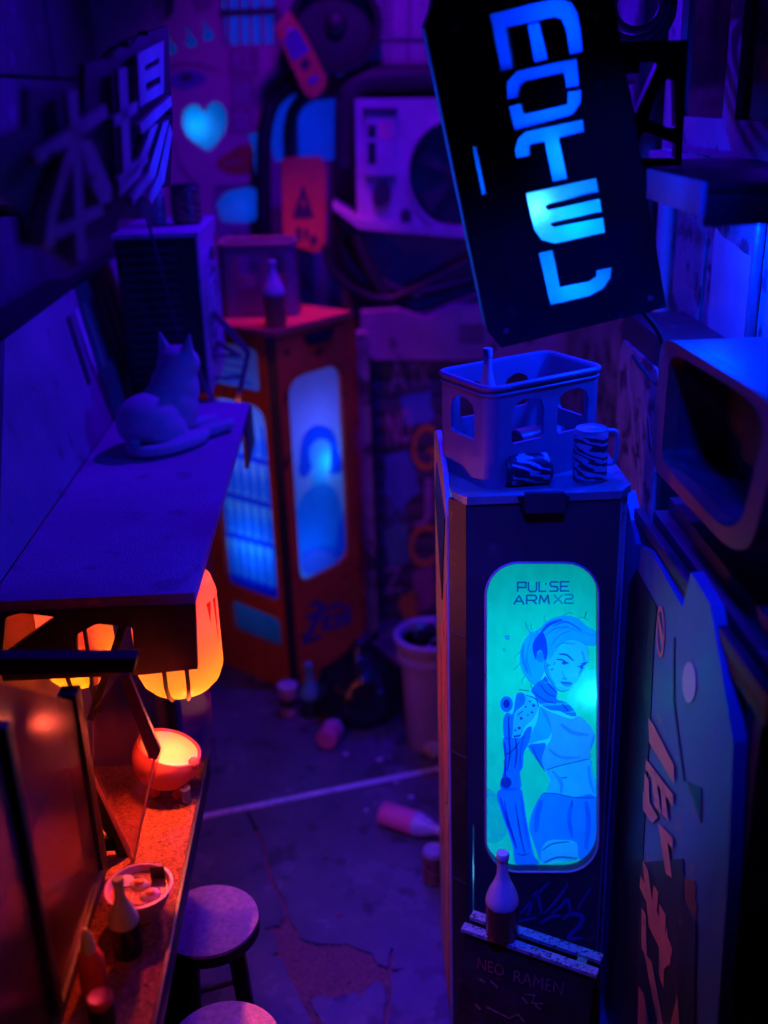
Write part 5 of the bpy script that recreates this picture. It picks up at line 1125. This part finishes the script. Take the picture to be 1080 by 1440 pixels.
# bottles and jars on the counter
p_ = oz(181,1340,CZ); bottle('counter_bottle', 'clear necked dark bottle beside the ramen bowl', T((p_.x,p_.y,CZ+0.001)), 0.215, 0.034, mat('ink_black_glass',(0.012,0.012,0.018),0.15), mat('grey_frosted_neck',(0.75,0.76,0.66),0.35,trans=0.3), fill=0.42)
p_ = oz(134,1392,CZ); sq = thing('sauce_bottle', 'red sauce bottle with a pale pointed nozzle on the counter', 'bottle', (p_.x,p_.y,CZ)); Mq = T((p_.x,p_.y,CZ+0.001))
obj('sauce_body', G().lathe([(0,0),(0.027,0.0),(0.030,0.008),(0.030,0.085),(0.024,0.105),(0.014,0.115)],28,Mq), mat('red_sauce_plastic',(0.85,0.07,0.035),0.4), sq)
obj('nozzle', G().lathe([(0.016,0.112),(0.017,0.125),(0.012,0.145),(0.013,0.150),(0.005,0.172),(0,0.173)],20,Mq), mat('pale_nozzle',(0.8,0.7,0.52),0.5), sq)
def jar(name, label, px_, h, r, mb, ml):
    p_ = oz(*px_,CZ); t = thing(name, label, 'jar', (p_.x,p_.y,CZ)); Mq = T((p_.x,p_.y,CZ+0.001))
    obj('jar_body', G().lathe([(0,0),(r*0.9,0),(r,0.006),(r,h*0.72),(r*0.86,h*0.78)],26,Mq), mb, t)
    obj('jar_lid', G().lathe([(r*0.95,h*0.76),(r*0.98,h*0.80),(r*0.98,h*0.95),(r*0.86,h),(r*0.80,h*0.985),(0,h*0.985)],26,Mq), ml, t)
jar('spice_jar', 'dark jar with a red lid before the red sauce bottle', (146,1438), 0.075, 0.029, M_black, mat('red_lid',(0.65,0.08,0.05),0.45))
jar('spice_jar', 'squat jar with a mauve lid at the end of the counter', (100,1490), 0.07, 0.033, M_black, mat('mauve_lid',(0.5,0.2,0.3),0.45))
# ------------------------------------------------------------------ stools
def stool(label, c, rz):
    t = thing('stool', label, 'stool', (c.x,c.y,0)); zs = 0.60; r = 0.150
    Mq = T((c.x,c.y,0),0,0,rz)
    obj('seat', G().lathe([(0,zs-0.012),(r,zs-0.012),(r,zs-0.002),(r-0.003,zs),(0,zs)],40,Mq), M_stool, t)
    obj('seat_rim', G().lathe([(r-0.02,zs-0.05),(r-0.002,zs-0.05),(r+0.002,zs-0.045),(r+0.002,zs-0.0125),(r-0.02,zs-0.0125)],40,Mq), M_blackwood, t)
    for k in range(4):
        a_ = R(45+90*k); g = G(); p0 = Mq @ Vector((0.095*math.cos(a_),0.095*math.sin(a_),zs-0.045)); p1 = Mq @ Vector((0.135*math.cos(a_),0.135*math.sin(a_),0.0))
        obj('leg', g.tube([p0,p1],[0.026,0.021],4), M_blackwood, t, smooth=0)
    for k in range(4):
        a_, b_ = R(45+90*k), R(135+90*k); rr = 0.118
        obj('rung', G().tube([Mq @ Vector((rr*math.cos(a_),rr*math.sin(a_),0.25)), Mq @ Vector((rr*math.cos(b_),rr*math.sin(b_),0.25))],0.009,6), M_blackwood, t)
c = oz(293,1292,0.60); stool('round black legged stool between the counter and the cracked patch', c, 0.3)
c = oz(318,1440,0.60); c.y -= 0.07; stool('round stool with a reddish lit seat by the sauce bottles', c, 0.9)

# ------------------------------------------------------------------ cat on the canopy
cb = oz(232,628,HZ); cx0, cy0 = cb.x, cb.y+0.05
g = G()
fd = Vector((0.72,0.69,0)).normalized(); sd = Vector((-fd.y,fd.x,0))    # cat faces away from us, to the street
def cp(f, s, z): return Vector((cx0,cy0,HZ))+fd*f+sd*s+Vector((0,0,z))
rotm = Matrix((fd, sd, Vector((0,0,1)))).transposed()
def eb(f,s,z,rf_,rs_,rz_,rx_=0.0): g.ball(cp(f,s,z),(rf_,rs_,rz_),sub=3,rot=rotm @ Euler((0,rx_,0)).to_matrix())
eb(-0.060,0.0,0.095,0.125,0.112,0.098)      # haunches
eb(0.030,0.005,0.120,0.110,0.098,0.110,-0.5)  # chest
eb(-0.05,-0.065,0.065,0.090,0.060,0.068); eb(-0.05,0.07,0.065,0.090,0.055,0.068)
eb(0.062,0.008,0.180,0.090,0.088,0.105,0.15)   # neck
hf = Vector((0.45,0.89,0)).normalized(); hs = Vector((-hf.y,hf.x,0)); hr = Matrix((hf,hs,Vector((0,0,1)))).transposed(); hc_ = cp(0.090,0.008,0.268)
g.ball(hc_,(0.070,0.080,0.066),sub=3,rot=hr)     # head
g.ball(hc_+hf*0.05+Vector((0,0,-0.022)),(0.034,0.038,0.032),sub=3,rot=hr)     # muzzle
for s in (-1,1):
    c_ = hc_-hf*0.008+hs*s*0.052+Vector((0,0,0.045)); b = bmesh.new(); bmesh.ops.create_cone(b, cap_ends=True, segments=8, radius1=0.042, radius2=0.006, depth=0.105)
    g.bm(b, Matrix.Translation(c_+Vector((0,0,0.018))) @ (hr @ Euler((R(-14*s),0,0)).to_matrix()).to_4x4() @ Matrix.Diagonal((0.55,1,1,1)))
    eb(0.150,-0.02+s*0.050,0.026,0.080,0.030,0.026)   # forelegs and paws
    eb(0.220,-0.02+s*0.050,0.024,0.032,0.030,0.024)
eb(0.04,-0.11,0.028,0.07,0.032,0.028)       # hind paw
tail = [cp(-0.165,-0.02,0.03),cp(-0.175,-0.09,0.026),cp(-0.11,-0.132,0.024),cp(-0.02,-0.138,0.024),cp(0.06,-0.122,0.024),cp(0.10,-0.09,0.026)]
g.tube(cr([tuple(v) for v in tail],6,False), 0.022, 10)
me = bpy.data.meshes.new('tmp'); me.from_pydata([tuple(v) for v in g.v],[],g.f); to = bpy.data.objects.new('tmp', me); COL.objects.link(to)
md = to.modifiers.new('r','REMESH'); md.mode = 'VOXEL'; md.voxel_size = 0.0055
ms = to.modifiers.new('s','SMOOTH'); ms.factor = 0.6; ms.iterations = 6
dg = bpy.context.evaluated_depsgraph_get(); me2 = bpy.data.meshes.new_from_object(to.evaluated_get(dg))
g2 = G(); g2.add([v.co.copy() for v in me2.vertices],[tuple(p.vertices) for p in me2.polygons])
mz = min(v.z for v in g2.v)
for v in g2.v: v.z += HZ+0.001-mz
bpy.data.objects.remove(to)
obj('cat', g2, M_cat, None, smooth=180, label='pale grey cat lying on the stall canopy looking away', cat='cat')

# ------------------------------------------------------------------ boxed air conditioner on the left with cans on it
x1, x0, y0_, y1_, zb_, zt_ = -0.575, -0.90, 4.22, 4.80, HZ+0.03, 2.42
ac = thing('air_conditioner', 'dark air conditioner with louvred side standing behind the cat', 'air conditioner', ((x0+x1)/2,(y0_+y1_)/2,zb_))
obj('casing', G().bx(x0,x1-0.012,y0_+0.012,y1_,zb_,zt_-0.02,0.008), M_black, ac)
obj('casing_lid', G().bx(x0-0.006,x1+0.004,y0_-0.006,y1_+0.01,zt_-0.019,zt_,0.004), M_ac, ac)
for k in range(16): obj('louvre', G().bx(x0+0.02,x1-0.09,y0_+0.002,y0_+0.011,zb_+0.06+k*0.034,zb_+0.078+k*0.034,0.002), M_dark, ac)
fcn = [Vector((x1,a_,b_)) for a_,b_ in ((y0_,zb_),(y1_,zb_),(y1_,zt_-0.02),(y0_,zt_-0.02))]
cyf, czf = (y0_+y1_)/2-0.03, (zb_+zt_)/2
fh = [Vector((x1,cyf+0.21*math.cos(2*math.pi*k/36),czf+0.24*math.sin(2*math.pi*k/36))) for k in range(36)]
obj('fan_panel', G().slab(fcn,(-0.011,0,0),[fh]), M_ac, ac)
for rr in (1.0,0.72,0.44,0.18):
    pts = [Vector((x1+0.006,cyf+0.205*rr*math.cos(2*math.pi*k/36),czf+0.235*rr*math.sin(2*math.pi*k/36))) for k in range(37)]
    obj('guard_ring', G().tube(pts,0.006,6), M_ac, ac)
for k in range(8):
    a_ = math.pi*2*k/8; obj('guard_spoke', G().tube([Vector((x1+0.006,cyf,czf)), Vector((x1+0.006,cyf+0.21*math.cos(a_),czf+0.24*math.sin(a_)))],0.005,6), M_ac, ac)
obj('sticker', G().bx(x1+0.0005,x1+0.002,y1_-0.10,y1_-0.04,zt_-0.22,zt_-0.06), M_tag, ac)
p_ = oz(276,285,zt_)
can('drink_can', 'dark orange printed can on top of the left air conditioner', T((x1-0.075,4.52,zt_+0.001)), 0.155, 0.062, scrawl('orange_print',(0.5,0.22,0.12),(0.04,0.03,0.05),14,0.55), M_dark)
can('drink_can', 'slim pale can beside the dark can on the air conditioner', T((x1-0.19,4.50,zt_+0.001)), 0.15, 0.034, scrawl('pale_print',(0.55,0.52,0.55),(0.05,0.03,0.06),20,0.35), M_lid)
# steel bracket behind the canopy
sb = thing('steel_bracket', 'bent steel bracket frame between the canopy and the orange machine', 'bracket', tuple(oy(320,560,4.30)))
def sq_(pts, r_=0.016, Y=4.34): return G().tube(W3(pts,Y), r_, 4)
obj('bracket_bar', sq_([(300,440),(318,458),(349,496),(334,566)]), M_steel, sb, smooth=0)
obj('bracket_bar', sq_([(300,478),(336,500)],0.012,4.42), M_steel, sb, smooth=0)
for y in (499,530): obj('bracket_rung', sq_([(296,y+2),(340,y)],0.008,4.32), M_steel, sb, smooth=0)
obj('bracket_bar', sq_([(280,520),(300,566)],0.014,4.22), M_steel, sb, smooth=0)
# thin stay rods
obj('stay_rod', G().tube([oy(205,300,4.15), oy(252,478,4.15)],0.006,8), M_dark, None, label='thin steel stay rod rising behind the cat', cat='rod')
obj('stay_rod', G().tube([oy(190,420,4.17), oy(222,470,4.17)],0.006,8), M_black, None, label='short dark rod slanting behind the canopy plate', cat='rod')

# ------------------------------------------------------------------ kanji sign
K0 = oy(105,240,1.95); K1 = oy(205,180,2.55); kd = (K1-K0); kd.z = 0; kd.normalize(); kn = Vector((kd.y,-kd.x,0))
if kn.x < 0: kn = -kn
ks = thing('kanji_sign', 'dark cut out sign with two raised mauve kanji', 'sign', tuple(K0-Vector((0,0,0.25))))
kp = lambda x,y,d=0.0: pl(x,y,K0+kn*d,kn)
backp = [(-20,200),(38,178),(38,122),(93,120),(95,186),(118,168),(120,90),(146,84),(160,68),(190,52),(236,36),(243,170),(240,262),(205,268),(185,285),(160,318),(122,340),(108,378),(72,352),(36,345),(30,300),(-20,262)]
obj('sign_backing', G().slab([kp(x,y,-0.022) for x,y in backp], -kn*0.012), M_black, ks, smooth=0)
def K(p): return (p[0]/3.0, p[1]/3.0)
strokes = [
 [(285,385),(325,380),(345,640),(362,1095),(325,1097),(310,640)], [(150,645),(445,440),(457,492),(165,695)], [(296,600),(330,600),(240,900),(228,1045),(190,1035),(200,920)],
 [(342,590),(385,595),(472,790),(468,850),(430,862),(383,770)], [(240,965),(430,860),(440,902),(248,1008)],
 [(500,290),(536,284),(556,750),(524,762)], [(480,492),(578,428),(580,472),(486,538)], [(500,748),(620,642),(626,684),(504,792)],
 [(590,522),(722,402),(726,446),(600,566)], [(636,545),(668,520),(592,745),(502,835),(506,785),(580,690)], [(688,520),(714,505),(655,745),(562,865),(556,830),(625,730)], [(716,520),(728,560),(694,765),(640,865),(624,832),(668,740)]]
for q in strokes: obj('kanji_stroke', G().slab([kp(*K(p)) for p in q], -kn*0.010), M_kanji, ks, smooth=0)
obj('kanji_stroke', G().slab([kp(*K(p)) for p in [(580,228),(692,170),(692,392),(590,452)]], -kn*0.010, [[kp(*K(p)) for p in h] for h in ([(612,278),(672,242),(672,268),(614,304)],[(616,352),(676,320),(676,350),(619,388)])]), M_kanji, ks, smooth=0)
for (x,y) in ((171,63),(199,47),(233,160),(120,250),(60,215)):
    c_ = kp(x,y,-0.014); obj('stand_off', G().tube([c_-kn*0.007, c_+kn*0.018],0.006,8), M_steel, ks)
obj('sign_arm', G().slab([kp(x,y,-0.03) for x,y in ((138,283),(214,276),(216,306),(140,310))], -kn*0.02), M_dark, ks, smooth=0)
obj('sign_arm', G().tube([kp(200,285,-0.06), Vector((-1.0, kp(200,285,-0.06).y+0.12, kp(200,285,-0.06).z-0.02)), Vector((-1.29, kp(200,285,-0.06).y+0.16, kp(200,285,-0.06).z-0.02))],0.020,4), M_black, ks, smooth=0)
